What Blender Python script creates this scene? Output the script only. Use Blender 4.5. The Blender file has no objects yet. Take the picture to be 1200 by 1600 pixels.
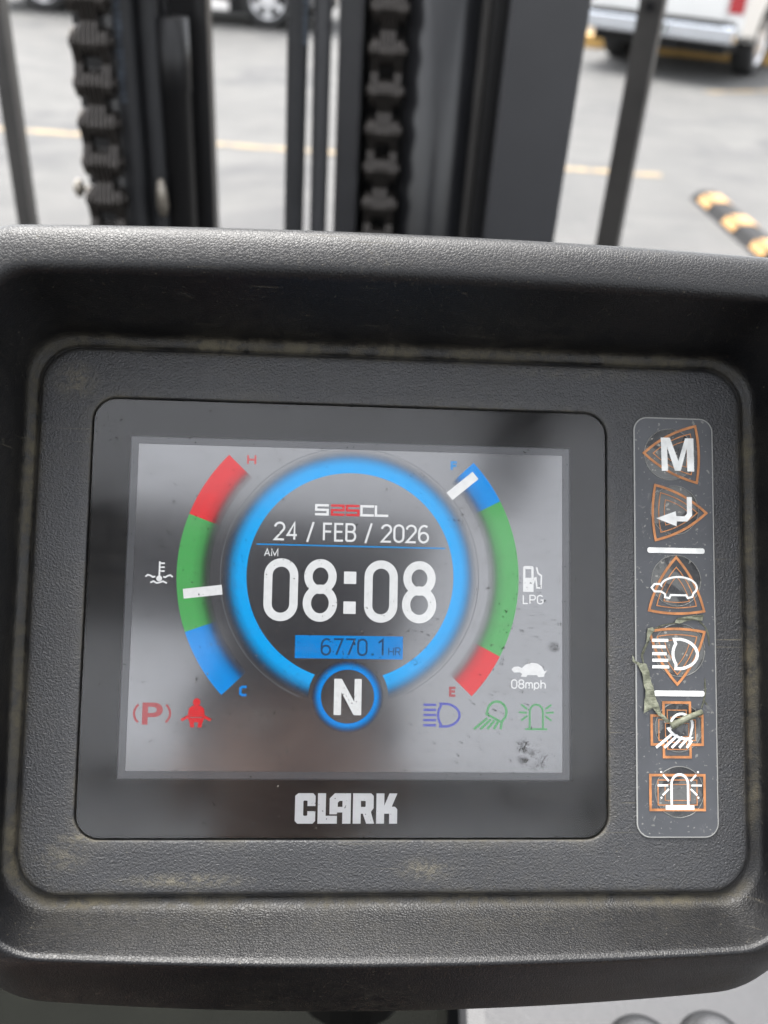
import bpy, bmesh, math, random
from mathutils import Vector, Matrix
from mathutils.geometry import tessellate_polygon
random.seed(7)
R = math.radians
sc = bpy.context.scene
col = sc.collection

# ------------------------------------------------------------------ camera, world, sun, exposure
EXPO = 2.6
CAM_Z = 1.75
cam_d = bpy.data.cameras.new('camera'); cam = bpy.data.objects.new('camera', cam_d); col.objects.link(cam)
sc.camera = cam
cam_d.sensor_fit = 'HORIZONTAL'; cam_d.sensor_width = 36.0; cam_d.lens = 45.0
cam_d.clip_start = 0.01; cam_d.clip_end = 2000
cam_d.dof.use_dof = True; cam_d.dof.focus_distance = 0.244; cam_d.dof.aperture_fstop = 18
up = Vector((160, 2280, 1500)).normalized()          # world up seen in camera axes
fw = Vector((0, 0, -1)); fw = (fw - up*fw.dot(up)).normalized()
xx = fw.cross(up)
M3 = Matrix((xx, fw, up))                            # camera axes -> world axes
cam.matrix_world = Matrix.Translation((0, 0, CAM_Z)) @ M3.to_4x4()

w = bpy.data.worlds.new("World"); sc.world = w; w.use_nodes = True
nt = w.node_tree; nt.nodes.clear()
SUN_EL, SUN_AZ = 67.0, 330.0
sky = nt.nodes.new('ShaderNodeTexSky'); sky.sky_type = 'NISHITA'; sky.sun_disc = False
sky.sun_elevation = R(SUN_EL); sky.sun_rotation = R(SUN_AZ); sky.air_density = 1.0; sky.dust_density = 3.0; sky.ozone_density = 1.0
hs = nt.nodes.new('ShaderNodeHueSaturation'); hs.inputs['Saturation'].default_value = 0.16; hs.inputs['Value'].default_value = 1.0
bg = nt.nodes.new('ShaderNodeBackground'); bg.inputs['Strength'].default_value = 0.15
wo = nt.nodes.new('ShaderNodeOutputWorld')
nt.links.new(sky.outputs[0], hs.inputs['Color']); nt.links.new(hs.outputs[0], bg.inputs['Color']); nt.links.new(bg.outputs[0], wo.inputs[0])

sd = bpy.data.lights.new('sun', 'SUN'); sd.energy = 1.4; sd.angle = R(30); sd.color = (1.0, 0.97, 0.92)
sun = bpy.data.objects.new('sun', sd); col.objects.link(sun)
az = R(SUN_AZ); el = R(SUN_EL)
sdir = Vector((math.sin(az)*math.cos(el), math.cos(az)*math.cos(el), math.sin(el)))
sun.rotation_euler = sdir.to_track_quat('Z', 'Y').to_euler(); sun.location = sdir*20

sc.view_settings.view_transform = 'Standard'; sc.view_settings.look = 'None'
sc.view_settings.exposure = EXPO; sc.view_settings.gamma = 1.0; sc.view_settings.use_curve_mapping = False
sc.cycles.max_bounces = 8; sc.cycles.transparent_max_bounces = 12

# ------------------------------------------------------------------ materials
def lin(c): return tuple(((v/255)/12.92 if v/255 <= .04045 else ((v/255+.055)/1.055)**2.4) for v in c)
class NB:
    def __init__(s, name):
        s.m = bpy.data.materials.new(name); s.m.use_nodes = True; s.t = s.m.node_tree; s.t.nodes.clear()
        s.out = s.n('ShaderNodeOutputMaterial')
    def n(s, ty, **kw):
        x = s.t.nodes.new(ty)
        for k, v in kw.items(): setattr(x, k, v)
        return x
    def l(s, a, b): s.t.links.new(a, b)
    def obj(s): return s.n('ShaderNodeTexCoord').outputs['Object']
    def noise(s, scale, detail=3, rough=.5, vec=None, dist=0):
        x = s.n('ShaderNodeTexNoise'); x.inputs['Scale'].default_value = scale; x.inputs['Detail'].default_value = detail
        x.inputs['Roughness'].default_value = rough; x.inputs['Distortion'].default_value = dist
        s.l(vec or s.obj(), x.inputs['Vector']); return x.outputs['Fac']
    def ramp(s, fac, stops):
        x = s.n('ShaderNodeValToRGB'); e = x.color_ramp.elements
        while len(e) < len(stops): e.new(.5)
        for i, (p, c) in enumerate(stops):
            e[i].position = p; e[i].color = (c, c, c, 1) if not hasattr(c, '__len__') else (*c, 1)
        s.l(fac, x.inputs[0]); return x.outputs[0]
    def math(s, op, a, b=None, clamp=False):
        x = s.n('ShaderNodeMath', operation=op, use_clamp=clamp)
        for i, v in enumerate((a, b)):
            if v is None: continue
            if isinstance(v, (int, float)): x.inputs[i].default_value = v
            else: s.l(v, x.inputs[i])
        return x.outputs[0]
    def mix(s, fac, a, b):
        x = s.n('ShaderNodeMix', data_type='RGBA')
        for i, v in ((0, fac), (6, a), (7, b)):
            if isinstance(v, (int, float)): x.inputs[i].default_value = v
            elif isinstance(v, tuple): x.inputs[i].default_value = (*v, 1)
            else: s.l(v, x.inputs[i])
        return x.outputs[2]
    def bsdf(s, color, rough=.5, metal=0, spec=.5, normal=None):
        b = s.n('ShaderNodeBsdfPrincipled')
        for k, v in (('Base Color', color), ('Roughness', rough), ('Metallic', metal), ('Specular IOR Level', spec)):
            if isinstance(v, (int, float)): b.inputs[k].default_value = v
            elif isinstance(v, tuple): b.inputs[k].default_value = (*v, 1)
            else: s.l(v, b.inputs[k])
        if normal is not None: s.l(normal, b.inputs['Normal'])
        return b
    def bump(s, h, strength=.3, dist=.001, prev=None):
        x = s.n('ShaderNodeBump'); x.inputs['Strength'].default_value = strength; x.inputs['Distance'].default_value = dist
        s.l(h, x.inputs['Height'])
        if prev is not None: s.l(prev, x.inputs['Normal'])
        return x.outputs[0]
    def done(s, sh): s.l(sh, s.out.inputs['Surface']); return s.m

def simple(name, color, rough=.5, metal=0, spec=.5, var=.15, vscale=20, bscale=None, bstr=.2, bdist=.001):
    b = NB(name); f = b.noise(vscale, 4, .6)
    c = b.mix(b.ramp(f, [(.3, 0), (.7, 1)]), tuple(v*(1-var) for v in color), tuple(min(1, v*(1+var)) for v in color))
    nrm = b.bump(b.noise(bscale, 3), bstr, bdist) if bscale else None
    return b.done(b.bsdf(c, rough, metal, spec, nrm).outputs[0])

DUST = (.12, .107, .076)
def plastic(name, color, grain, gstr, rough, dust_attr=True, dust_amt=.6, speck=.62, voro=False, spec=.5, blobs=(), fleck=.75):
    b = NB(name)
    o = b.obj()
    g = b.noise(grain, 2, .5, o, .6)
    if voro:
        v = b.n('ShaderNodeTexVoronoi', feature='DISTANCE_TO_EDGE'); v.inputs['Scale'].default_value = grain*.9
        wv = b.n('ShaderNodeVectorMath', operation='ADD')
        nz = b.n('ShaderNodeTexNoise'); nz.inputs['Scale'].default_value = grain*.8; b.l(o, nz.inputs['Vector'])
        sv = b.n('ShaderNodeVectorMath', operation='SCALE'); sv.inputs['Scale'].default_value = .9/grain; b.l(nz.outputs['Color'], sv.inputs[0])
        b.l(o, wv.inputs[0]); b.l(sv.outputs[0], wv.inputs[1]); b.l(wv.outputs[0], v.inputs['Vector'])
        e = b.ramp(v.outputs['Distance'], [(0, 0), (.22, 1)])
        g = b.math('ADD', b.math('MULTIPLY', e, .6), b.math('MULTIPLY', g, .5))
    nrm = b.bump(g, gstr, .0004)
    big = b.noise(22, 5, .65, o)
    c = b.mix(b.ramp(big, [(.3, 0), (.7, 1)]), tuple(v*.82 for v in color), tuple(v*1.2 for v in color))
    # settled dust: along the crevice rings (attribute) broken up by noise
    streak = b.noise(260, 5, .7, o, .3)
    if dust_attr:
        at = b.n('ShaderNodeAttribute', attribute_name='dust').outputs['Fac']
        d = b.math('MULTIPLY', at, b.ramp(streak, [(.38, .12), (.58, 1)]))
        d = b.math('MULTIPLY', d, b.ramp(b.noise(40, 3, .5, o), [(.36, .10), (.6, 1)]), True)
        c = b.mix(b.math('MULTIPLY', d, dust_amt, True), c, DUST); dd = d
    # fine specks and hair-like flecks
    sp = b.ramp(b.noise(1500, 1, .4, o), [(speck+.12, 0), (speck+.16, 1)])
    fl = b.ramp(b.noise(330, 4, .75, o, 1.2), [(speck, 0), (speck+.1, 1)])
    area = b.ramp(b.noise(18, 3, .6, o), [(.42, 0), (.65, 1)])
    s = b.math('ADD', b.math('MULTIPLY', sp, .8), b.math('MULTIPLY', b.math('MULTIPLY', fl, area), .55), True)
    # fine scratches: noise stretched along two directions
    for ang, sx_, th in ((.5, 30, .70), (-.9, 24, .71)):
        mp = b.n('ShaderNodeMapping'); mp.inputs['Rotation'].default_value = (0, 0, ang); mp.inputs['Scale'].default_value = (sx_, 900, 60); b.l(o, mp.inputs['Vector'])
        sc_ = b.ramp(b.noise(1, 2, .5, mp.outputs[0]), [(th, 0), (th+.03, 1)])
        s = b.math('ADD', s, b.math('MULTIPLY', b.math('MULTIPLY', sc_, area), .6), True)
    for cx, cy, rx, ry, st in blobs:
        mp = b.n('ShaderNodeMapping'); mp.inputs['Location'].default_value = (-cx/rx, -cy/ry, 0); mp.inputs['Scale'].default_value = (1000/rx, 1000/ry, 0); b.l(o, mp.inputs['Vector'])
        ln = b.n('ShaderNodeVectorMath', operation='LENGTH'); b.l(mp.outputs[0], ln.inputs[0])
        mk = b.ramp(ln.outputs['Value'], [(.1, 1), (1.0, 0)])
        s = b.math('ADD', s, b.math('MULTIPLY', b.math('MULTIPLY', mk, b.ramp(b.noise(500, 5, .75, o, 1.0), [(.42, 0), (.58, 1)])), st), True)
    c = b.mix(b.math('MULTIPLY', s, fleck), c, DUST)
    rv_ = b.math('ADD', rough-.07, b.math('MULTIPLY', b.ramp(b.noise(14, 5, .65, o, .5), [(.3, 0), (.7, 1)]), .16))
    r = b.math('ADD', rv_, b.math('MULTIPLY', s, .3), True)
    if dust_attr:
        r = b.math('ADD', r, b.math('MULTIPLY', dd, .5), True)
        spec = b.math('MULTIPLY', b.math('SUBTRACT', 1.0, b.math('MULTIPLY', dd, .8), True), spec)
    return b.done(b.bsdf(c, r, 0, spec, nrm).outputs[0])

M = {}
M['hood'] = plastic('hood_plastic', (.0024, .0025, .0032), 1450, .24, .40, voro=True, speck=.60, dust_amt=.62, spec=.36, fleck=.34)
M['bezel'] = plastic('bezel_plastic', (.024, .0245, .0265), 1700, .95, .43, dust_amt=.8, speck=.645, blobs=((-72, 57, 7, 6, .8), (-40, -68, 20, 2.2, .9), (20, -65.5, 9, 3.5, .7), (-70, -62, 8, 5, .6), (60, 63.5, 26, 2, .35), (-66, -57.6, 7, 1.5, 1)))
M['blackpaint'] = simple('black_mast_paint', (.006, .006, .0065), .42, 0, .3, .2, 12, 60, .15)
M['greypaint'] = simple('dark_grey_paint', (.023, .0235, .026), .42, 0, .5, .12, 9, 200, .12)
M['rubber'] = simple('hose_rubber', (.009, .0095, .011), .55, 0, .4, .2, 30, 300, .2)
M['barpaint'] = simple('worn_bar_paint', (.032, .030, .028), .5, 0, .4, .25, 14, 120, .2)
M['chainsteel'] = simple('oiled_chain_steel', (.040, .036, .033), .40, .75, .5, .35, 90, 400, .3)
M['chrome'] = simple('chromed_rod', (.4, .4, .41), .2, 1, .5, .05, 20)
M['zinc'] = simple('zinc_fitting', (.22, .2, .17), .35, .8, .5, .3, 80)
M['cylpaint'] = simple('glossy_cylinder_paint', (.008, .0083, .0095), .28, 0, .38, .3, 14)
M['print'] = simple('faded_hose_print', (.045, .055, .07), .6, 0, .3, .3, 200)
M['seatvinyl'] = simple('seat_vinyl', (.02, .02, .022), .55, 0, .4, .2, 10, 300, .3)
M['cowl'] = simple('grey_cowl_plastic', (.042, .042, .044), .5, 0, .4, .1, 12, 250, .2)
M['darkgap'] = simple('dark_rubber_mat', (.0035, .0038, .0028), .9, 0, .12, .3, 15, 150, .3)
M['olive'] = simple('olive_sleeve', (.05, .052, .036), .7, 0, .3, .2, 30)
M['film'] = None

# ------------------------------------------------------------------ object helpers
def link(name, me, mat, parent=None, smooth=False):
    o = bpy.data.objects.new(name, me); col.objects.link(o)
    if mat is not None: me.materials.append(mat)
    if parent is not None: o.parent = parent
    if smooth:
        for p in me.polygons: p.use_smooth = True
    return o
def from_bm(name, bm, mat, parent=None, smooth=False):
    bmesh.ops.recalc_face_normals(bm, faces=bm.faces)
    me = bpy.data.meshes.new(name); bm.to_mesh(me); bm.free(); return link(name, me, mat, parent, smooth)
def tag(o, label=None, cat=None, group=None, kind=None):
    for k, v in (('label', label), ('category', cat), ('group', group), ('kind', kind)):
        if v: o[k] = v
    return o
def empty(name, loc=(0, 0, 0), rz=0):
    o = bpy.data.objects.new(name, None); col.objects.link(o); o.location = loc; o.rotation_euler = (0, 0, rz); o.empty_display_size = .05; return o
def copy_tree(o, parent=None):
    c = o.copy(); col.objects.link(c)
    if parent is not None: c.parent = parent
    for ch in [x for x in list(o.children)]: copy_tree(ch, c)
    return c
def box(bm, x0, x1, y0, y1, z0, z1, bev=0, mat=None):
    r = bmesh.ops.create_cube(bm, size=1)
    vs = r['verts']
    for v in vs: v.co = Vector(((x0+x1)/2+v.co.x*(x1-x0), (y0+y1)/2+v.co.y*(y1-y0), (z0+z1)/2+v.co.z*(z1-z0)))
    if bev:
        es = list({e for v in vs for e in v.link_edges})
        r2 = bmesh.ops.bevel(bm, geom=es, offset=bev, segments=2, affect='EDGES', profile=.7)
        vs = list({v for f in r2['faces'] for v in f.verts} | set(v for v in vs if v.is_valid))
    if mat is not None:
        for v in vs: v.co = mat @ v.co
    return vs
def boxo(name, x0, x1, y0, y1, z0, z1, mat, parent=None, bev=0):
    bm = bmesh.new(); box(bm, x0, x1, y0, y1, z0, z1, bev); return from_bm(name, bm, mat, parent)
def tube(bm, pts, rad, n=16, cap=True):
    """sweep a circle along points; rad a number or list"""
    pts = [Vector(p) for p in pts]; rings = []
    nrm = None
    for i, p in enumerate(pts):
        t = (pts[min(i+1, len(pts)-1)] - pts[max(i-1, 0)]).normalized()
        if nrm is None: nrm = t.orthogonal().normalized()
        nrm = (nrm - t*nrm.dot(t)).normalized(); bn = t.cross(nrm)
        r = rad[i] if hasattr(rad, '__len__') else rad
        rings.append([bm.verts.new(p + (nrm*math.cos(2*math.pi*k/n) + bn*math.sin(2*math.pi*k/n))*r) for k in range(n)])
    for a, b in zip(rings, rings[1:]):
        for k in range(n): bm.faces.new((a[k], a[(k+1) % n], b[(k+1) % n], b[k]))
    if cap: bm.faces.new(rings[0]); bm.faces.new(rings[-1])
def tubeo(name, pts, rad, mat, parent=None, n=20):
    bm = bmesh.new(); tube(bm, pts, rad, n); o = from_bm(name, bm, mat, parent, True)
    return o
def prism(bm, poly, axis, a, b):
    """extrude a 2D polygon; axis 'x': poly=(y,z), 'y': (x,z), 'z': (x,y)"""
    def P(u, v, t): return {'x': (t, u, v), 'y': (u, t, v), 'z': (u, v, t)}[axis]
    lo = [bm.verts.new(P(u, v, a)) for u, v in poly]; hi = [bm.verts.new(P(u, v, b)) for u, v in poly]
    n = len(poly)
    for i in range(n): bm.faces.new((lo[i], lo[(i+1) % n], hi[(i+1) % n], hi[i]))
    for loop in (lo, hi):
        for t in tessellate_polygon([[v.co for v in loop]]): bm.faces.new([loop[i] for i in t])

# ------------------------------------------------------------------ ground and far setting
def asphalt():
    b = NB('weathered_asphalt'); o = b.obj()
    n1 = b.noise(.35, 5, .6, o); n2 = b.noise(2.2, 6, .7, o); n3 = b.noise(90, 3, .6, o)
    c = b.mix(b.ramp(n1, [(.3, 0), (.7, 1)]), (.068, .0665, .064), (.098, .096, .0915))
    c = b.mix(b.ramp(n2, [(.35, 0), (.6, 1)]), c, (.064, .0632, .0615))
    st = b.ramp(b.noise(.9, 4, .65, o, .8), [(.52, 0), (.62, 1)])
    c = b.mix(b.math('MULTIPLY', st, .7), c, (.040, .040, .042))
    mk = b.n('ShaderNodeMapping'); mk.inputs['Scale'].default_value = (.15, 2.2, 1); mk.inputs['Rotation'].default_value = (0, 0, .25); b.l(o, mk.inputs['Vector'])
    c = b.mix(b.math('MULTIPLY', b.ramp(b.noise(1.6, 4, .6, mk.outputs[0], .4), [(.56, 0), (.66, 1)]), .45), c, (.042, .042, .044))
    c = b.mix(b.math('MULTIPLY', b.ramp(b.noise(.55, 5, .7, o, .6), [(.55, 0), (.62, 1)]), .5), c, (.092, .090, .086))
    c = b.mix(b.ramp(n3, [(.35, .35), (.6, 0)]), c, (.048, .048, .048))
    return b.done(b.bsdf(c, .85, 0, .3, b.bump(n3, .4, .004)).outputs[0])
M['asphalt'] = asphalt()
def linepaint():
    b = NB('worn_yellow_paint'); o = b.obj()
    wv = b.ramp(b.noise(7, 6, .75, o), [(.40, 0), (.56, 1)])
    c = b.mix(wv, (.095, .085, .07), (.20, .145, .075))
    return b.done(b.bsdf(c, .75, 0, .3).outputs[0])
M['line'] = linepaint()
M['kerbpaint'] = simple('yellow_kerb_paint', (.42, .26, .085), .7, 0, .3, .2, 6)
M['verge'] = simple('dry_verge', (.15, .12, .085), .95, 0, .1, .3, 3, 30, .4, .02)
def sheet(name, x0, x1, y0, y1, z, mat):
    me = bpy.data.meshes.new(name); me.from_pydata([(x0, y0, z), (x1, y0, z), (x1, y1, z), (x0, y1, z)], [], [(0, 1, 2, 3)])
    return tag(link(name, me, mat), kind='structure')
tag(sheet('ground', -600, 600, -600, 600, 0, M['asphalt']), label='sunlit grey asphalt of the parking lot', cat='ground')
tag(sheet('painted_line', -9, 1.93, 7.53, 7.65, .004, M['line']), label='worn pale yellow parking line crossing the asphalt behind the mast')
bm = bmesh.new()
prism(bm, [(3.2, 11.6), (3.3, 11.52), (4.9, 12.35), (4.84, 12.43)], 'z', .003, .0045)
tag(from_bm('painted_line', bm, M['line']), label='faded yellow line at the right wheel of the white pickup', kind='structure')
# kerb behind the pickup, verge beyond it
bm = bmesh.new()
ka, kb = Vector((-3.0, 15.7)), Vector((16, 11.9)); kd = (kb-ka).normalized(); kn = Vector((-kd.y, kd.x))
def kerbpt(s, d): p = ka+kd*s+kn*d; return (p.x, p.y)
M['concrete'] = simple('pale_concrete', (.42, .38, .32), .85, 0, .2, .15, 5)
kerb = empty('kerb', (0, 0, 0)); tag(kerb, kind='structure')
Lk = (kb-ka).length; s = 3.2; first = None
while s < Lk-2:
    bm = bmesh.new(); prism(bm, [kerbpt(s, 0), kerbpt(s+1.99, 0), kerbpt(s+1.99, .3), kerbpt(s, .3)], 'z', -.02, .15)
    bmesh.ops.bevel(bm, geom=[e for e in bm.edges if min(v.co.z for v in e.verts) > .1], offset=.015, segments=2, affect='EDGES')
    from_bm('kerb_stone', bm, M['kerbpaint'], kerb); s += 2.0
bm = bmesh.new(); prism(bm, [kerbpt(3.2, .3), kerbpt(Lk, .3), kerbpt(Lk+60, 90), kerbpt(-20, 90)], 'z', -.02, .13)
tag(from_bm('verge', bm, M['verge']), kind='structure')

# ------------------------------------------------------------------ parking stop with reflective panels
def parking_stop():
    r = empty('parking_stop', (2.19, 5.90, 0), R(4.5))
    tag(r, 'black rubber parking stop with pale yellow reflective squares at the right of the lot', 'parking stop')
    Ls, wd, h = 2.20, .10, .07
    bm = bmesh.new(); prism(bm, [(-wd, 0), (wd, 0), (wd*.62, h*.85), (wd*.45, h), (-wd*.45, h), (-wd*.62, h*.85)], 'y', -Ls/2, Ls/2)
    # sloping ends
    for v in bm.verts:
        if v.co.z > h*.5: v.co.y *= (Ls/2-.05)/(Ls/2)
    from_bm('rubber_body', bm, simple('stop_rubber', (.008, .008, .0085), .8, 0, .3, .2, 30, 200, .3), r)
    ym = simple('reflective_yellow', (.30, .155, .035), .5, 0, .5, .25, 60)
    bm = bmesh.new()
    box(bm, -wd*.50, wd*.50, -.10, .10, h-.002, h+.004, .002)
    for sgn in (-1, 1):
        vs = [bm.verts.new((sgn*wd*.62, y, h*.85+.003)) for y in (-.10, .10)] + [bm.verts.new((sgn*wd*.92, y, .022)) for y in (.10, -.10)]
        vs2 = [bm.verts.new(v.co+Vector((sgn*.005, 0, .003))) for v in vs]
        bm.faces.new(vs2)
        for i in range(4): bm.faces.new((vs[i], vs[(i+1) % 4], vs2[(i+1) % 4], vs2[i]))
    base = from_bm('reflector', bm, ym, r)
    ys = [Ls/2-.25-.50*i for i in range(4)]
    base.location.y = ys[0]
    for y in ys[1:]:
        c = base.copy(); col.objects.link(c); c.location.y = y
parking_stop()

# ------------------------------------------------------------------ vehicles
glass_dark = simple('tinted_glass', (.02, .022, .025), .08, 0, .8, .1, 3)
tyre_m = simple('tyre_rubber', (.02, .02, .02), .8, 0, .3, .2, 20, 60, .3, .003)
rim_m = simple('bright_alloy', (.62, .62, .63), .32, .7, .5, .1, 8)
under_m = simple('black_underbody', (.012, .012, .012), .8, 0, .2, .2, 5)
chrome_m = simple('bumper_chrome', (.62, .65, .70), .22, 1, .5, .06, 4)
def arc_pts(cx, cz, r, a0, a1, n): return [(cx+r*math.cos(R(a0+(a1-a0)*i/n)), cz+r*math.sin(R(a0+(a1-a0)*i/n))) for i in range(n+1)]
def wheel(parent, x, y, rad, wid, side):
    wp = empty('wheel', (x, y, rad)); wp.parent = parent
    bm = bmesh.new()
    prof = [(rad*.66, -wid/2), (rad*.93, -wid/2), (rad, -wid*.36), (rad, wid*.36), (rad*.93, wid/2), (rad*.66, wid/2)]
    n = 36; rings = []
    for k in range(n):
        a = 2*math.pi*k/n; rings.append([bm.verts.new((o, math.cos(a)*rr, math.sin(a)*rr)) for rr, o in prof])
    for k in range(n):
        a, b = rings[k], rings[(k+1) % n]
        for i in range(len(prof)): bm.faces.new((a[i], a[(i+1) % len(prof)], b[(i+1) % len(prof)], b[i]))
    # x is across the vehicle
    from_bm('tyre', bm, tyre_m, wp, True)
    bm = bmesh.new()
    xo = side*wid*.36
    tube(bm, [(xo-side*.05, 0, 0), (xo+side*.03, 0, 0)], rad*.2, 20)
    for k in range(6):
        m = Matrix.Rotation(2*math.pi*k/6, 4, 'X')
        box(bm, xo-.012, xo+.02, -rad*.10, rad*.10, rad*.12, rad*.64, 0, m)
    ring = [];
    for k in range(36):
        a = 2*math.pi*k/36
        ring.append([bm.verts.new((xo+dx, math.cos(a)*rad*q, math.sin(a)*rad*q)) for q, dx in ((.60, 0), (.67, side*.035), (.67, -side*.1), (.60, -side*.1))])
    for k in range(36):
        a, b = ring[k], ring[(k+1) % 36]
        for i in range(4): bm.faces.new((a[i], a[(i+1) % 4], b[(i+1) % 4], b[i]))
    from_bm('rim', bm, rim_m, wp)
    bm = bmesh.new(); tube(bm, [(-side*wid*.2, 0, 0), (-side*wid*.05, 0, 0)], rad*.64, 24); from_bm('brake_disc', bm, under_m, wp)
def car_shell(bm, low, y_off, W, crown=.06):
    """low: side outline (y,z) closed; extruded across x with tumblehome by height"""
    prism(bm, low, 'x', -W/2, W/2)
    for v in bm.verts:
        t = max(0, v.co.z-.75); v.co.x *= 1-.18*min(1, t/.8)*.5
def pickup():
    r = empty('pickup_truck', (3.36, 13.52, 0), -math.atan2(.52, .86))
    tag(r, 'white pickup truck with chrome rear bumper and red tail light, parked by the yellow kerb', 'truck')
    white = simple('white_car_paint', (.50, .50, .49), .28, 0, .5, .03, 2)
    W = 1.96; wr = .385; wb = 3.6; ro = 1.15; fo = .95      # origin at the rear axle, +y forward
    prof = [(-ro, .52), (-ro, 1.30), (1.05, 1.32), (1.05, 1.34), (3.15, 1.36), (wb+fo-.55, 1.18), (wb+fo-.05, 1.08), (wb+fo, .62), (wb+fo-.1, .40)]
    prof += arc_pts(wb, wr, .50, 5, 175, 14)
    prof += [(wb-.52, .36), (.56, .36)] + arc_pts(0, wr, .50, 2, 178, 14) + [(-.56, .48)]
    bm = bmesh.new(); prism(bm, prof, 'x', -W/2, W/2)
    from_bm('body', bm, white, r)
    bm = bmesh.new(); prism(bm, [(1.05, 1.33), (1.12, 1.88), (2.35, 1.92), (3.25, 1.36)], 'x', -.86, .86)
    for v in bm.verts:
        if v.co.z > 1.6: v.co.x *= .86
    from_bm('cab', bm, white, r)
    bm = bmesh.new()
    for s in (-1, 1):
        vs = [bm.verts.new((s*x, y, z)) for x, y, z in ((.865, 1.25, 1.42), (.775, 1.3, 1.80), (.765, 2.3, 1.84), (.865, 2.95, 1.42))]
        vi = [bm.verts.new((v.co.x+s*.012, v.co.y, v.co.z)) for v in vs]; bm.faces.new(vi)
        for i in range(4): bm.faces.new((vs[i], vs[(i+1) % 4], vi[(i+1) % 4], vi[i]))
    from_bm('side_window', bm, glass_dark, r)
    boxo('rear_window', -.66, .66, 1.03, 1.06, 1.45, 1.80, glass_dark, r)
    boxo('tailgate', -.76, .76, -ro-.03, -ro, .66, 1.27, white, r, .012)
    boxo('tailgate_handle', -.14, .14, -ro-.045, -ro-.031, 1.08, 1.16, under_m, r, .004)
    bm = bmesh.new(); box(bm, -.93, .93, -ro-.20, -ro-.01, .44, .62, .03)
    for v in bm.verts: v.co.y += .07*(abs(v.co.x)/.93)**3
    from_bm('bumper', bm, chrome_m, r)
    boxo('bumper_step', -.80, .80, -ro-.19, -ro-.02, .622, .64, under_m, r, .004)
    boxo('bumper_gap_panel', -.9, .9, -ro-.012, -ro-.002, .60, .655, under_m, r)
    boxo('license_plate', -.15, .15, -ro-.215, -ro-.203, .47, .58, simple('plate', (.5, .52, .5), .4), r, .002)
    red = simple('tail_light_red', (.28, .02, .025), .2, 0, .6, .1, 8)
    for s in (-1, 1): boxo('tail_light', s*.87-.085, s*.87+.085, -ro-.02, -ro+.06, .74, 1.22, red, r, .02)
    bm = bmesh.new(); box(bm, -.80, .80, -ro+.1, wb+.5, .30, .5, .02); tube(bm, [(-.75, 0, wr), (.75, 0, wr)], .05, 12)
    r_ = bmesh.ops.create_uvsphere(bm, u_segments=14, v_segments=10, radius=.15, matrix=Matrix.Translation((0, 0, wr)))
    tube(bm, [(.35, -.9, .38), (.35, .6, .36)], .045, 10)
    box(bm, -.30, .30, -ro+.02, -ro+.5, .30, .46, .05)
    from_bm('underbody', bm, under_m, r)
    for s in (-1, 1):
        boxo('wheel_well', s*.72-.2, s*.72+.2, -.49, .49, .46, .86, under_m, r)
        boxo('mirror', s*1.02-.1, s*1.02+.1, 2.65, 2.75, 1.38, 1.60, under_m, r, .02)
    for y in (0, wb):
        for s in (-1, 1): wheel(r, s*(W/2-.16), y, wr, .26, s)
pickup()
def suv():
    p0, p1 = Vector((-4.99, 14.45)), Vector((-1.95, 14.27)); d = (p1-p0)
    r = empty('parked_car', (p0.x, p0.y+.85, 0), math.atan2(d.y, d.x)-math.pi/2)     # +y of the car runs along d
    tag(r, 'dark grey car with bright alloy wheels and pale lower sill, seen through the mast', 'car')
    W = 1.85; wr = .35; wb = d.length
    dark = simple('charcoal_car_paint', (.06, .06, .062), .3, 0, .6, .05, 2)
    prof = [(-.95, .35), (-1.0, .85), (-.75, 1.10), (wb+.35, 1.05), (wb+.85, .85), (wb+.9, .4)]
    prof += [(wb+.55, .30)] + arc_pts(wb, wr, .45, 0, 180, 14) + [(wb-.5, .42), (.5, .42)] + arc_pts(0, wr, .45, 0, 180, 14) + [(-.6, .3)]
    bm = bmesh.new(); prism(bm, prof, 'x', -W/2, W/2); from_bm('body', bm, dark, r)
    bm = bmesh.new(); prism(bm, [(-.7, 1.08), (-.35, 1.58), (1.6, 1.64), (2.6, 1.06)], 'x', -.84, .84)
    for v in bm.verts:
        if v.co.z > 1.3: v.co.x *= .84
    from_bm('cabin', bm, glass_dark, r)
    sil = simple('pale_band_paint', (.62, .60, .58), .4, 0, .5, .05, 4)  # pale band added low between the wheels
    for s in (-1, 1):
        bm = bmesh.new()
        pts = [(.52, .19)] + [(.52+(wb-1.04)*i/12, .24+.15*math.sin(math.pi*(.25+.62*i/12))) for i in range(13)] + [(wb-.52, .19)]
        prism(bm, pts, 'x', s*(W/2-.03), s*(W/2+.012)); from_bm('side_band', bm, sil, r)
        boxo('wheel_well', s*.70-.18, s*.70+.18, -.44, .44, .40, .78, under_m, r)
        boxo('wheel_well', s*.70-.18, s*.70+.18, wb-.44, wb+.44, .40, .78, under_m, r)
    boxo('underbody', -.86, .86, -.8, wb+.7, .16, .42, under_m, r)
    for y in (0, wb):
        for s in (-1, 1): wheel(r, s*(W/2-.12), y, wr, .23, s)
suv()

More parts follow.
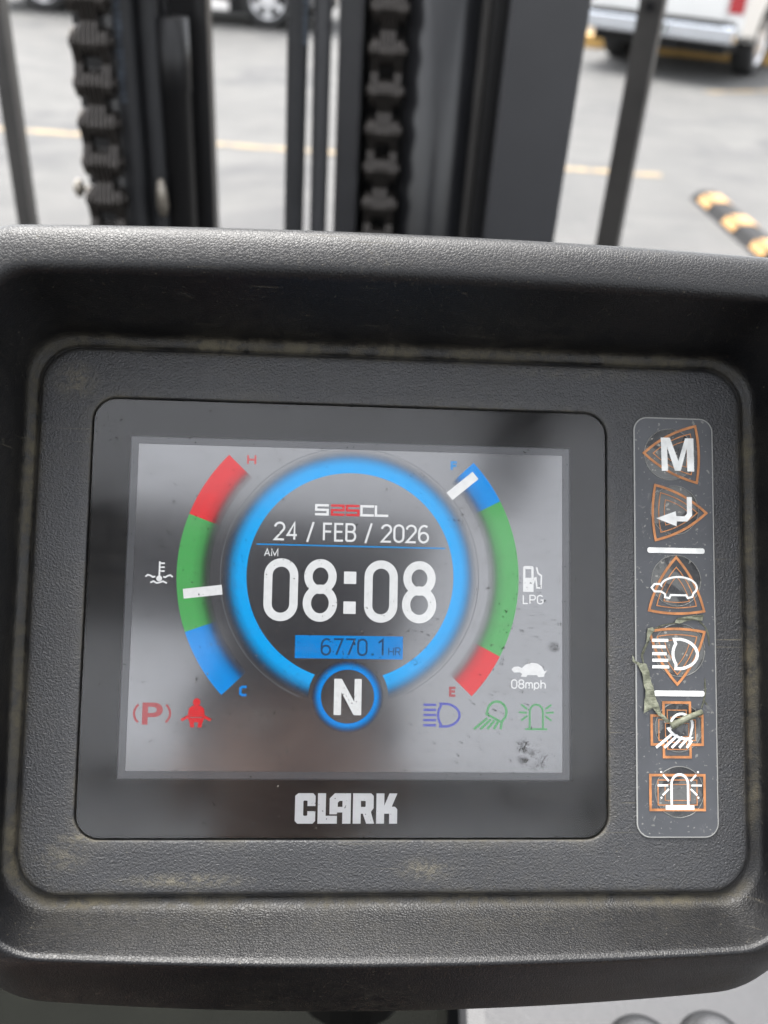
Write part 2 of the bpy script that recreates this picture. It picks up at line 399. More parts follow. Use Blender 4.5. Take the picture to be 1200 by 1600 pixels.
# ------------------------------------------------------------------ lift mast, chains, hoses, backrest
ZL, ZH = .25, 2.35
def mast():
    r = empty('lift_mast', (0, 1.0, 0))
    tag(r, 'black steel forklift mast with broad grey channel and lift cylinders, standing behind the display', 'forklift mast')
    def P(name, x0, x1, y0, y1, z0, z1, m, bev=.003): return boxo(name, x0, x1, y0-1, y1-1, z0, z1, m, r, bev)
    P('channel_flange', .079, .149, .945, .960, ZL, ZH, M['greypaint'])
    P('channel_web', .130, .149, .961, 1.10, ZL, ZH, M['greypaint'])
    P('inner_rail', -.055, .075, 1.06, 1.075, ZL, ZH, M['blackpaint'])
    P('inner_rail', .056, .066, .985, 1.058, ZL, ZH, M['barpaint']); P('inner_rail', .0665, .0985, .98, 1.058, ZL, ZH, M['blackpaint'])
    P('inner_rail', -.074, -.050, .995, 1.058, ZL, ZH, M['greypaint'])
    P('outer_rail', -.346, -.212, 1.06, 1.075, ZL, ZH, M['blackpaint'])
    P('outer_rail', -.2165, -.204, 1.03, 1.058, ZL, ZH, M['blackpaint'])
    P('cross_member', -.30, .149, 1.08, 1.10, 2.15, 2.30, M['blackpaint'])
    P('cross_member', -.30, .149, 1.08, 1.10, .35, .55, M['blackpaint'])
    c = tubeo('lift_cylinder', [(.025, 0.0, ZL), (.025, 0.0, ZH)], .036, M['cylpaint'], r, 32)
    # left cylinder: barrel, gland, chrome rod
    c = tubeo('lift_cylinder', [(-.2335, 0, ZL), (-.2335, 0, 1.566), (-.2335, 0, 1.567), (-.2335, 0, 1.632)], [.0165, .0165, .0175, .0175], M['blackpaint'], r, 28)
    tubeo('piston_rod', [(-.2405, .0, 1.60), (-.2405, .0, ZH)], .0075, M['chrome'], r, 20)
    tubeo('fitting', [(-.245, -.026, 1.452), (-.245, -.026, 1.462), (-.2455, -.026, 1.475), (-.246, -.026, 1.488)], [.004, .0062, .0055, .003], M['zinc'], r, 12)
mast()
def chain(x, y, zph, label, WDT):
    pitch = .0352
    r = empty('lift_chain', (x, y, ZL)); tag(r, label, 'chain', 'leaf chains hanging on the mast')
    wdt = WDT; n = 8; t = wdt/n
    # plate outline (y,z), a figure of eight
    pts = []
    hr = .0130
    for i in range(12): a = math.pi*i/11; pts.append((hr*math.cos(a), pitch/2+hr*math.sin(a)))
    pts.append((-hr*.50, 0))
    for i in range(12): a = math.pi+math.pi*i/11; pts.append((hr*math.cos(a), -pitch/2+hr*math.sin(a)))
    pts.append((hr*.50, 0))
    def plate_mesh():
        bm = bmesh.new(); prism(bm, pts, 'x', -t*.38, t*.38); bmesh.ops.recalc_face_normals(bm, faces=bm.faces)
        me = bpy.data.meshes.new('link_plate'); bm.to_mesh(me); bm.free(); me.materials.append(M['chainsteel']); return me
    pm = plate_mesh()
    bm = bmesh.new(); tube(bm, [(-wdt/2-.003, 0, 0), (wdt/2+.003, 0, 0)], .0062, 12); bmesh.ops.recalc_face_normals(bm, faces=bm.faces)
    pin = bpy.data.meshes.new('pin'); bm.to_mesh(pin); bm.free(); pin.materials.append(M['chainsteel'])
    z0, z1 = 1.38, 1.72; k = 0; z = z0+zph
    rest = bmesh.new()
    def slots(k): return (0, 1, 6, 7) if k % 2 == 0 else (2, 3, 4, 5)
    kk = 0; zz = ZL+.02
    nlo = int((z-zz)/pitch); zz = z-nlo*pitch; kk = -nlo
    while zz < ZH-.02:
        vis = z0 <= zz <= z1
        for s in slots(kk):
            px = (s-3.5)*t
            if vis:
                o = bpy.data.objects.new('link_plate', pm); col.objects.link(o); o.parent = r; o.location = (px, 0, zz-ZL)
            else:
                me = pm; off = len(rest.verts)
                vs = [rest.verts.new(v.co+Vector((px, 0, zz-ZL))) for v in me.vertices]
                for p in me.polygons: rest.faces.new([vs[i] for i in p.vertices])
        if vis:
            o = bpy.data.objects.new('pin', pin); col.objects.link(o); o.parent = r; o.location = (0, 0, zz+pitch/2-ZL)
        zz += pitch; kk += 1
    o = from_bm('chain_run', rest, M['chainsteel'], r); o['kind'] = 'stuff'
chain(-.2935, .95, .004, 'oily steel leaf chain at the left edge of the mast', .0345)
chain(-.0265, .975, .010, 'dark leaf chain between the grey rail and the large cylinder', .029)
def hose(x, y, rad, label, mat, lean=(0, 0), prints=False, kink=0):
    r = empty('hydraulic_hose', (x, y, ZL)); tag(r, label, 'hose', 'hydraulic hoses running up the mast')
    n = 28; pts = [(lean[0]*(i/n-.55)*1 + kink*math.sin(i*.5)*.002, lean[1]*(i/n), (ZH-ZL)*i/n) for i in range(n+1)]
    tubeo('hose_tube', pts, rad, mat, r, 20)
    return r
hose(-.2755, .985, .0135, 'black hydraulic hose with faint blue print, next to the left chain', M['rubber'], (.004, 0))
hose(-.2515, .99, .0105, 'thinner black hose right of the blue printed hose', M['rubber'], (-.003, 0))
hose(-.1135, .98, .0098, 'black hose standing alone left of the narrow bright gap', M['rubber'], (.030, 0))
hose(-.0885, .985, .0085, 'slim charcoal hose between the two bright gaps', M['greypaint'], (.004, 0))
# worn print dashes on two hoses
def dashes(parent_xy, z0, z1, rad, n, side=.2):
    x, y = parent_xy
    par = [o for o in col.objects if o.name.startswith('hydraulic_hose') and abs(o.location.x-x) < .001][0]
    bm = bmesh.new()
    for i in range(n):
        z = z0+(z1-z0)*i/n; a = -math.pi/2+side
        for q in range(2):
            aa = a+q*.22+random.uniform(-.05, .05); hh = random.uniform(.0012, .0035)
            lx = (z-ZL)/(ZH-ZL)
            c = Vector((math.cos(aa)*rad+XL.get(x, 0)*(lx-.55), math.sin(aa)*rad, z-ZL))
            tx = Vector((-math.sin(aa), math.cos(aa), 0))*.0016; nn = Vector((math.cos(aa), math.sin(aa), 0))*.0003
            bm.faces.new([bm.verts.new(c+nn+sx*tx+Vector((0, 0, sz*hh))) for sx, sz in ((-1, -1), (1, -1), (1, 1), (-1, 1))])
    from_bm('hose_print', bm, M['print'], par)
XL = {-.2755: .004, -.1135: .030}
dashes((-.2755, .985), 1.56, 1.66, .0135, 16, -.1)
dashes((-.1135, .98), 1.622, 1.70, .0098, 12, .75)
def backrest():
    r = empty('load_backrest', (0, 1.35, 0)); tag(r, 'load backrest with a slim grey steel bar on each side beyond the mast', 'load backrest')
    def bar(x, wd, dp, rz):
        bm = bmesh.new(); box(bm, -wd/2, wd/2, -dp/2, dp/2, .15, 2.3, .003)
        o = from_bm('upright_bar', bm, M['barpaint'], r); o.location = (x, 0, 0); o.rotation_euler.z = rz; return o
    a = bar(-.5345, .020, .030, 0); b = bar(.288, .031, .022, R(-24))
    bm = bmesh.new(); tube(bm, [(0, -.0150, 1.64), (0, -.0112, 1.64)], .006, 14)
    o = from_bm('bolt', bm, M['blackpaint'], b)
    boxo('top_bar', -.56, .32, -.012, .012, 2.30, 2.34, M['barpaint'], r, .003)
    boxo('bottom_plate', -.56, .32, -.02, .02, .06, .149, M['blackpaint'], r, .003)
backrest()
# small lubrication fitting beside the left chain
gf = empty('grease_fitting', (-.324, .96, 1.478)); tag(gf, 'small brass grease fitting beside the left chain', 'fitting')
tubeo('nipple', [(0, 0, -.008), (0, 0, 0), (0, 0, .008)], [.003, .0062, .003], M['zinc'], gf, 12)
tubeo('stem', [(0.004, 0, 0), (.02, .004, 0)], .0025, M['zinc'], gf, 10)

# ------------------------------------------------------------------ forklift cab around the display
BOLTS = [(0.1379, 0.2429), (0.1727, 0.2471)]
def cab():
    c = empty('front_cowl', (0, .42, 0)); tag(c, 'pale grey front cowl with round bolts, below the lower right of the display', 'cowl')
    boxo('cowl_top', .055, .55, -.32, .16, 1.27, 1.30, M['cowl'], c, .01)
    boxo('cowl_front', -.55, .55, .161, .20, .60, 1.30, M['blackpaint'], c, .01)
    boxo('cowl_recess', -.55, .053, -.32, .16, 1.22, 1.25, M['darkgap'], c, .006)
    for bx, by in BOLTS:
        bm = bmesh.new(); tube(bm, [(bx, by-.42, 1.3005), (bx, by-.42, 1.303), (bx, by-.42, 1.3031)], [.0165, .0155, .0115], 28); from_bm('washer', bm, M['blackpaint'], c, True)
        bm = bmesh.new(); tube(bm, [(bx, by-.42, 1.3035), (bx, by-.42, 1.308), (bx, by-.42, 1.310)], [.0105, .010, .006], 24); from_bm('bolt', bm, M['cowl'], c, True)
    return c
cowl = cab()
def guard():  # out of view; bars arranged for the dark shapes reflected in the screen
    g = empty('overhead_guard', (0, -.3, 0)); tag(g, 'unseen black steel overhead guard, bars placed to shape the reflections on the screen', 'overhead guard')
    bars = [(-.985, -.955), (-.17, -.14), (.02, .05), (.56, .60)]
    boxo('reflection_plate', -.55, .17, -.26, -.05, 2.15, 2.16, M['blackpaint'], g, .004)  # added plate, unseen itself, reflects as a dark band across the screen
    for y0, y1 in bars: boxo('roof_bar', -.55, .55, y0+.3, y1+.3, 2.15, 2.19, M['blackpaint'], g, .006)
    boxo('roof_bar', .20, .255, -.02, .30, 2.15, 2.19, M['blackpaint'], g, .006)  # extra bar added for a dark upright band in the reflection
    for s in (-1, 1):
        boxo('side_rail', s*.58-.03, s*.58+.03, -.75, .85, 2.14, 2.20, M['blackpaint'], g, .008)
        boxo('rear_post', s*.58-.028, s*.58+.028, -.75, -.69, .9, 2.139, M['blackpaint'], g, .008)
    return g
guard()
def seat():  # unseen seat, added to keep the low surroundings dark
    s = empty('operator_seat', (0, -.56, .72)); tag(s, 'unseen black vinyl operator seat, added to block low light from the display', 'seat')
    boxo('seat_cushion', -.25, .25, -.24, .24, .20, .34, M['seatvinyl'], s, .05)
    bm = bmesh.new(); box(bm, -.24, .24, -.06, .06, 0, .55, .045, Matrix.Translation((0, -.27, .36)) @ Matrix.Rotation(R(10), 4, 'X')); from_bm('backrest', bm, M['seatvinyl'], s, True)
    boxo('seat_base', -.22, .22, -.25, .22, 0, .198, M['blackpaint'], s, .01)
seat()
b_ = empty('truck_deck', (0, 0, .45)); tag(b_, 'unseen dark rubber floor deck, added to block light from below', 'floor deck')  # unseen deck, added to stop light bouncing up from the ground
boxo('floor_plate', -.55, .55, -.2, .58, .0, .05, M['darkgap'], b_, .005)
boxo('hood_cover', -.52, .52, -1.0, -.21, .0, .268, M['blackpaint'], b_, .03)


def operator():  # unseen operator, put in to shade the recess and reflect in the glass
    r = empty('person', (0, -.5, .50)); tag(r, 'unseen person in a dark jacket and cap, added to darken the recess and reflect in the screen', 'person')
    V_ = {}; E_ = []
    def chainp(names):
        for a, b in zip(names, names[1:]): E_.append((a, b))
    def v(n, x, y, z, rd): V_[n] = (x, y, z, rd)
    v('pelvis', 0, -.58, 1.16, .14); v('belly', 0, -.58, 1.30, .14); v('chest', 0, -.52, 1.48, .15); v('neckb', 0, -.44, 1.64, .075); v('neck', .01, -.40, 1.70, .055)
    v('jaw', .02, -.345, 1.78, .062); v('head', .02, -.345, 1.86, .086); v('crown', .02, -.36, 1.925, .07)
    chainp(['pelvis', 'belly', 'chest', 'neckb', 'neck', 'jaw', 'head', 'crown'])
    for s, t in ((-1, 'L'), (1, 'R')):
        v('sh'+t, s*.19, -.49, 1.57, .07); v('el'+t, s*.27, -.44, 1.29, .048); v('wr'+t, s*.20, -.22, 1.20, .031); v('pa'+t, s*.18, -.16, 1.19, .034)
        chainp(['chest', 'sh'+t, 'el'+t, 'wr'+t, 'pa'+t])
        for k, (dx, l) in enumerate(((-.03, .075), (-.01, .085), (.01, .08), (.03, .062))):
            v('f%da' % k+t, s*.18+dx, -.12, 1.19, .010); v('f%db' % k+t, s*.18+dx*1.15, -.12+l*.5, 1.182, .009); v('f%dc' % k+t, s*.18+dx*1.2, -.12+l*.9, 1.165, .008)
            chainp(['pa'+t, 'f%da' % k+t, 'f%db' % k+t, 'f%dc' % k+t])
        v('tha'+t, s*.18-s*.04, -.17, 1.185, .012); v('thb'+t, s*.18-s*.065, -.13, 1.175, .010); chainp(['wr'+t, 'tha'+t, 'thb'+t])
        v('hip'+t, s*.11, -.55, 1.13, .095); v('kn'+t, s*.17, -.12, 1.09, .066); v('an'+t, s*.17, -.02, .62, .042); v('toe'+t, s*.18, .12, .55, .036)
        chainp(['pelvis', 'hip'+t, 'kn'+t, 'an'+t, 'toe'+t])
    keys = list(V_); me = bpy.data.meshes.new('body')
    me.from_pydata([(V_[k][0], V_[k][1]+.5, V_[k][2]-.5) for k in keys], [(keys.index(a), keys.index(b)) for a, b in E_], [])
    o = bpy.data.objects.new('body', me); col.objects.link(o); o.parent = r
    sk = o.modifiers.new('skin', 'SKIN'); ss = o.modifiers.new('sub', 'SUBSURF'); ss.levels = ss.render_levels = 2
    lay = me.skin_vertices[0].data
    for i, k in enumerate(keys): lay[i].radius = (V_[k][3], V_[k][3]); lay[i].use_root = (k == 'pelvis')
    dg = bpy.context.evaluated_depsgraph_get(); dg.update()
    m2 = bpy.data.meshes.new_from_object(o.evaluated_get(dg)); o.modifiers.clear(); o.data = m2; m2.name = 'body'
    sknm = simple('skin', (.42, .25, .18), .5, 0, .4, .08, 30); jk = simple('dark_jacket', (.012, .013, .018), .85, 0, .2, .2, 30); jn = simple('dark_trousers', (.015, .016, .02), .85, 0, .2, .2, 30)
    m2.materials.clear()
    for q in (sknm, jk, jn): m2.materials.append(q)
    for p in m2.polygons:
        z = p.center.z+.5; y = p.center.y-.5; x = abs(p.center.x)
        p.material_index = 0 if z > 1.675 or (y > -.235 and 1.13 < z and x < .26 and y > -.225 and z > 1.15) else (1 if z > 1.2 or (z > 1.17 and y > -.45 and x > .15 and y < -.2) else 2)
        p.use_smooth = True
    bm = bmesh.new(); bmesh.ops.create_uvsphere(bm, u_segments=24, v_segments=12, radius=1, matrix=Matrix.Translation((.02, .145, 1.39)) @ Matrix.Diagonal((.098, .112, .075, 1)))
    bmesh.ops.delete(bm, geom=[x_ for x_ in bm.verts if x_.co.z < 1.385], context='VERTS')
    box(bm, -.05, .09, .24, .32, 1.392, 1.398, .003)
    from_bm('cap', bm, jk, r, True)
    for sx in (-1, 1):
        bm = bmesh.new(); bmesh.ops.create_uvsphere(bm, u_segments=10, v_segments=8, radius=.011, matrix=Matrix.Translation((.02+sx*.032, .233, 1.345))); from_bm('eye', bm, BRm, r, True)
        bm = bmesh.new(); bmesh.ops.create_uvsphere(bm, u_segments=10, v_segments=8, radius=1, matrix=Matrix.Translation((.02+sx*.088, .15, 1.335)) @ Matrix.Diagonal((.012, .02, .032, 1))); from_bm('ear', bm, sknm, r, True)
    bm = bmesh.new(); bmesh.ops.create_cone(bm, cap_ends=True, segments=10, radius1=.017, radius2=.006, depth=.05, matrix=Matrix.Translation((.02, .248, 1.32)) @ Matrix.Rotation(R(12), 4, 'X')); from_bm('nose', bm, sknm, r, True)
    bm = bmesh.new(); bmesh.ops.create_uvsphere(bm, u_segments=12, v_segments=6, radius=1, matrix=Matrix.Translation((.02, .228, 1.278)) @ Matrix.Diagonal((.024, .006, .006, 1))); from_bm('mouth', bm, simple('lips', (.35, .15, .13), .5), r, True)
BRm = simple('eye_white', (.6, .6, .58), .3)
operator()

# ------------------------------------------------------------------ the instrument display
S = .001
# display frame in world: columns are its x, y and outward axes
PW = Matrix(((0.9961578, -0.0527090, 0.0699379), (0.0875259, 0.6262026, -0.7747319), (-0.0029599, 0.7778766, 0.6284101)))
disp = empty('instrument_display')
disp.matrix_world = Matrix.Translation(Vector((-0.006720, 0.193120, -0.156967)) + Vector((0, 0, CAM_Z))) @ PW.to_4x4()
tag(disp, 'black hooded forklift instrument display with lit gauge screen and worn button strip', 'instrument display')

def rr_ring(x0, x1, yT, yB, rT, rB, bowT, bowB, zt, zs, zb, nside=36, nc=14):
    """rounded rectangle with bowed top and bottom; counter-clockwise from lower right; heights vary round it"""
    pts = []
    xc = (x0+x1)/2; hw = (x1-x0)/2
    def arc(cx, cy, r, a0): return [(cx+r*math.cos(R(a0+90*i/nc)), cy+r*math.sin(R(a0+90*i/nc))) for i in range(nc+1)]
    def lines(p, q): return [(p[0]+(q[0]-p[0])*i/nside, p[1]+(q[1]-p[1])*i/nside) for i in range(1, nside)]
    c1 = arc(x1-rB, yB+rB, rB, -90); c2 = arc(x1-rT, yT-rT, rT, 0); c3 = arc(x0+rT, yT-rT, rT, 90); c4 = arc(x0+rB, yB+rB, rB, 180)
    loop = c1+lines(c1[-1], c2[0])+c2+lines(c2[-1], c3[0])+c3+lines(c3[-1], c4[0])+c4+lines(c4[-1], c1[0])
    out = []
    sm = lambda t: t*t*(3-2*t)
    for x, y in loop:
        s = (y-yB)/(yT-yB); u = abs(x-xc)/hw
        y2 = y - bowT*u*u*max(0, (s-.5)*2) + bowB*u*u*max(0, (.5-s)*2)
        z = zb+(zs-zb)*sm(min(1, s*2)) if s < .5 else zs+(zt-zs)*sm((s-.5)*2)
        out.append((x, y2, z))
    return out
def loft(bm, rings, closed_first=False, dusts=None):
    layer = bm.verts.layers.float.new('dust') if dusts else None
    rv = []
    for ri, rg in enumerate(rings):
        vs = [bm.verts.new(Vector(p)*S) for p in rg]
        if dusts:
            for v, p in zip(vs, rg): v[layer] = dusts[ri] if not callable(dusts[ri]) else dusts[ri](p)
        rv.append(vs)
    n = len(rv[0])
    for a, b in zip(rv, rv[1:]):
        for k in range(n): bm.faces.new((a[k], a[(k+1) % n], b[(k+1) % n], b[k]))
    return rv
def housing():
    # x0, x1, yT, yB, rT, rB, bowT, bowB, zTop, zSide, zBottom, dust
    K = [(-81.6, 105.4, 66.6, -72.2, 10.5, 10.5, 0, 0, -2.2, -2.2, -2.2, .35),
         (-82.3, 106.1, 67.3, -72.9, 11, 11, 0, 0, -1.2, -1.2, -1.6, .9),
         (-83.6, 107.4, 68.9, -74.0, 12, 12, 0, 0, -.6, -.6, -1.0, .75),
         (-84.6, 108.4, 70.0, -75.3, 12.5, 12.5, .2, .2, 1.6, 1.0, .4, .14),
         (-85.0, 109.0, 71.0, -77.6, 12.5, 13, .4, .9, 9, 7, 4.2, .09),
         (-85.8, 109.8, 73.4, -80.2, 12.5, 14, 1.0, 1.8, 20, 14, 9.0, .04),
         (-86.6, 110.6, 75.6, -82.2, 12.5, 15.5, 1.6, 2.6, 29.0, 19.5, 12.7, .01),
         (-87.0, 111.0, 76.2, -82.8, 12.7, 16, 1.8, 2.8, 31.0, 21.2, 13.4, .0),
         (-87.8, 111.8, 77.2, -83.4, 13, 16.5, 2.0, 3.0, 32.3, 22.2, 13.9, .0),
         (-89.2, 113.2, 79.0, -84.2, 14, 17.5, 2.2, 3.2, 32.9, 22.6, 13.8, .02),
         (-93.5, 117.5, 84.0, -85.4, 16, 18.5, 2.4, 3.5, 32.4, 21, 12.6, .02),
         (-96.8, 120.8, 87.6, -88.6, 18, 20, 2.6, 4.0, 30.8, 18.0, 9, .03),
         (-98.2, 122.2, 89.2, -94.5, 19, 22, 2.8, 5.0, 27.0, 12, 2.0, .10),
         (-99, 123, 90.6, -100.2, 20, 24, 2.8, 5.6, 20, 4, -4.4, .14),
         (-99.3, 123.3, 91.2, -102.1, 20, 25, 2.8, 5.8, 10, -6, -6.6, .2),
         (-99.5, 123.5, 91.4, -102.6, 20, 25, 2.8, 5.8, -6, -8, -7.6, .6),
         (-99.6, 123.6, 91.4, -102.7, 20, 25, 2.8, 5.8, -8, -9, -9.0, .25),
         (-98.2, 122.2, 90.2, -101.3, 19, 24, 2.8, 5.8, -9, -9.5, -9.8, .1),
         (-97.4, 121.4, 89.8, -100.8, 19, 24, 2.8, 5.8, -18, -14, -13, .1),
         (-95, 119, 88, -98, 19, 24, 2.8, 5.8, -34, -30, -28, 0),
         (-85, 109, 80, -88, 19, 24, 2.8, 5.8, -44, -38, -34, 0)]
    # Catmull-Rom between the control rings
    fine = []
    for i in range(len(K)-1):
        p0, p1, p2, p3 = K[max(i-1, 0)], K[i], K[i+1], K[min(i+2, len(K)-1)]
        n = 3 if i >= 2 else 2
        for q in range(n):
            t = q/n
            fine.append(tuple(.5*((2*b)+(-a+c)*t+(2*a-5*b+4*c-d)*t*t+(-a+3*b-3*c+d)*t**3) for a, b, c, d in zip(p0, p1, p2, p3)))
    fine.append(K[-1])
    bm = bmesh.new()
    rings = [rr_ring(*k[:11]) for k in fine]
    rv = loft(bm, rings, dusts=[max(0, k[11]) for k in fine])
    bm.faces.new(rv[-1]); bm.faces.new(list(reversed(rv[0])))
    o = from_bm('housing', bm, M['hood'], disp, True)
    return o
housing()
# mounting stalk beneath
bm = bmesh.new(); tube(bm, [(.012, -.02, -.036), (.012, -.06, -.09), (.012, -.16, -.20)], [.03, .028, .028], 20)
from_bm('mounting_stalk', bm, M['blackpaint'], disp, True)

def bezel():
    GX0, GX1, GY1, GY0, GR = -67.7, 67.7, 53.3, -58.3, 6.3
    rings = []; dust = []
    def near(p):   # dirt gathers towards the lower edge and outer rim
        return .05
    for (d, z, du) in ((0, -2.4, .9), (0, -.9, .8), (.35, -.3, .55), (.9, -.05, .25), (1.8, 0, .1), (4, 0, .06)):
        rings.append(rr_ring(-80.9+d, 104.6-d, 65.9-d, -71.5+d, 10.3-d*.8, 10.3-d*.8, 0, 0, z, z, z)); dust.append(du)
    for (d, z, du) in ((-3, 0, .06), (-.55, 0, .2), (-.2, -.12, .45), (0, -.45, .5), (0, -1.5, .5)):
        rings.append(rr_ring(GX0+d, GX1-d, GY1-d, GY0+d, GR-d, GR-d, 0, 0, z, z, z)); dust.append(du)
    bm = bmesh.new(); loft(bm, rings, dusts=dust)
    o = from_bm('bezel', bm, M['bezel'], disp, True)
bezel()

def flat_poly(bm, pts, z, holes=()):
    loops = [[Vector((x, y, z)) for x, y in pts]] + [[Vector((x, y, z)) for x, y in h] for h in holes]
    vs = [bm.verts.new(p*S) for lp in loops for p in lp]
    for t in tessellate_polygon(loops):
        f = bm.faces.new([vs[i] for i in t])
        if (vs[t[1]].co-vs[t[0]].co).cross(vs[t[2]].co-vs[t[0]].co).z < 0: f.normal_flip()
def raw(name, bm, mat, parent):
    me = bpy.data.meshes.new(name); bm.to_mesh(me); bm.free(); return link(name, me, mat, parent)
def rrect(x0, x1, y0, y1, r, n=8):
    out = []
    for cx, cy, a in ((x1-r, y0+r, -90), (x1-r, y1-r, 0), (x0+r, y1-r, 90), (x0+r, y0+r, 180)):
        out += [(cx+r*math.cos(R(a+90*i/n)), cy+r*math.sin(R(a+90*i/n))) for i in range(n+1)]
    return out

# --- layers: cover glass at z -0.25, black mask -0.9, screen -1.6
def glassmat():
    b = NB('cover_glass'); o = b.obj()
    tr = b.n('ShaderNodeBsdfTransparent'); tr.inputs[0].default_value = (.97, .97, .97, 1)
    gl = b.n('ShaderNodeBsdfGlossy'); b.l(b.ramp(b.noise(45, 5, .7, o, .8), [(.3, .07), (.7, .17)]), gl.inputs['Roughness']); gl.inputs['Color'].default_value = (1, 1, 1, 1)
    fr = b.n('ShaderNodeFresnel'); fr.inputs['IOR'].default_value = 1.5
    s1 = b.n('ShaderNodeMixShader'); b.l(fr.outputs[0], s1.inputs[0]); b.l(tr.outputs[0], s1.inputs[1]); b.l(gl.outputs[0], s1.inputs[2])
    # film of dust and fine specks
    df = b.n('ShaderNodeBsdfDiffuse'); df.inputs['Color'].default_value = (.14, .13, .115, 1)
    haze = b.ramp(b.noise(30, 5, .7, o), [(.3, .005), (.7, .03)])
    wipe = b.ramp(b.noise(220, 4, .7, o, 1.0), [(.5, 0), (.7, .03)])
    mpw = b.n('ShaderNodeMapping'); mpw.inputs['Rotation'].default_value = (0, 0, .6); mpw.inputs['Scale'].default_value = (30, 260, 1); b.l(o, mpw.inputs['Vector'])
    wp2 = b.ramp(b.noise(1, 5, .7, mpw.outputs[0], .5), [(.5, 0), (.72, .045)]); haze = b.math('ADD', haze, wp2)
    sp = b.ramp(b.noise(1400, 1, .3, o), [(.765, 0), (.79, .5)])
    fac = b.math('ADD', b.math('ADD', haze, wipe), sp, True)
    s2 = b.n('ShaderNodeMixShader'); b.l(fac, s2.inputs[0]); b.l(s1.outputs[0], s2.inputs[1]); b.l(df.outputs[0], s2.inputs[2])
    dk = b.n('ShaderNodeBsdfDiffuse'); dk.inputs['Color'].default_value = (.012, .012, .010, 1)
    dv = b.noise(1300, 1, .4, o); area = b.noise(35, 3, .6, o)
    mp = b.ramp(b.math('ADD', dv, b.math('MULTIPLY', area, .25)), [(.868, 0), (.89, .7)])
    # smear at the lower right corner of the screen and one small chip
    def blob(cx, cy, rx, ry, lo, hi, sc_):
        sv = b.n('ShaderNodeMapping'); sv.vector_type = 'POINT'
        sv.inputs['Location'].default_value = (-cx*S/(rx*S), -cy*S/(ry*S), 0); sv.inputs['Scale'].default_value = (1/(rx*S), 1/(ry*S), 0)
        b.l(o, sv.inputs['Vector'])
        ln = b.n('ShaderNodeVectorMath', operation='LENGTH'); b.l(sv.outputs[0], ln.inputs[0])
        m = b.ramp(ln.outputs['Value'], [(.55, 1), (1.0, 0)])
        nz = b.ramp(b.noise(sc_, 5, .7, o, 1.5), [(lo, 0), (hi, 1)])
        return b.math('MULTIPLY', m, nz)
    sm = b.math('ADD', b.math('ADD', b.math('MULTIPLY', blob(45.2, -34.9, 2.4, 2.0, .49, .58, 420), .8), b.math('MULTIPLY', blob(48.2, -38.4, 4.6, 2.8, .53, .62, 380), .8)), b.math('MULTIPLY', blob(53.5, -9.3, 1.7, 1.6, .45, .6, 900), .7), True)
    sm = b.math('ADD', sm, b.math('MULTIPLY', blob(16.5, -13.8, 1.3, 1.3, .52, .6, 1200), .7), True)
    mp = b.math('ADD', mp, sm, True)
    s3 = b.n('ShaderNodeMixShader'); b.l(mp, s3.inputs[0]); b.l(s2.outputs[0], s3.inputs[1]); b.l(dk.outputs[0], s3.inputs[2])
    return b.done(s3.outputs[0])
bm = bmesh.new(); flat_poly(bm, rrect(-67.1, 67.1, -57.75, 52.75, 5.8), -.25)
raw('cover_glass', bm, glassmat(), disp)
bm = bmesh.new()
ro_ = rrect(-67.1, 67.1, -57.75, 52.75, 5.8); 
loft(bm, [[(x, y, -.25) for x, y in ro_], [(x, y, -1.4) for x, y in ro_]])
raw('glass_edge', bm, simple('glass_edge_tint', (.03, .032, .03), .3), disp)
mask_m = NB('black_mask'); mask_m = mask_m.done(mask_m.bsdf((.006, .006, .0065), .35, 0, .12).outputs[0])
WX, WY0, WY1 = 57.75, -43.6, 43.4
bm = bmesh.new(); flat_poly(bm, rrect(-67.1, 67.1, -57.75, 52.75, 5.8), -.9, [[(-WX, WY0), (-WX, WY1), (WX, WY1), (WX, WY0)]])
raw('mask_border', bm, mask_m, disp)

def lcd_mat():
    b = NB('lcd_panel'); o = b.obj()
    pb = b.bsdf((.010, .011, .014), .22, 0, 1.0)
    pb.inputs['Coat Weight'].default_value = 1.0; pb.inputs['Coat Roughness'].default_value = .13; pb.inputs['Coat IOR'].default_value = 1.95
    pb.inputs['Emission Color'].default_value = (*lin((30, 29, 34)), 1); pb.inputs['Emission Strength'].default_value = .55/2**EXPO
    return b.done(pb.outputs[0])
bm = bmesh.new(); flat_poly(bm, [(-WX-1, WY0-1), (WX+1, WY0-1), (WX+1, WY1+1), (-WX-1, WY1+1)], -1.6)
screen = raw('screen', bm, lcd_mat(), disp)
# bright cut edge of the window and grey rim of the panel
rim_in = 1.9
bm = bmesh.new(); flat_poly(bm, [(-WX, WY0), (WX, WY0), (WX, WY1), (-WX, WY1)], -1.45, [[(-WX+rim_in, WY0+rim_in), (-WX+rim_in, WY1-rim_in), (WX-rim_in, WY1-rim_in), (WX-rim_in, WY0+rim_in)]])
b = NB('panel_rim'); raw('screen_rim', bm, b.done(b.bsdf((.045, .047, .055), .35, 0, .8).outputs[0]), disp)
bm = bmesh.new(); loft(bm, [[(x, y, -.9) for x, y in ((-WX, WY0), (WX, WY0), (WX, WY1), (-WX, WY1))], [(x, y, -1.45) for x, y in ((-WX, WY0), (WX, WY0), (WX, WY1), (-WX, WY1))]])
b = NB('window_cut_edge'); raw('window_edge', bm, b.done(b.bsdf((.30, .31, .33), .35, 0, .5).outputs[0]), disp)

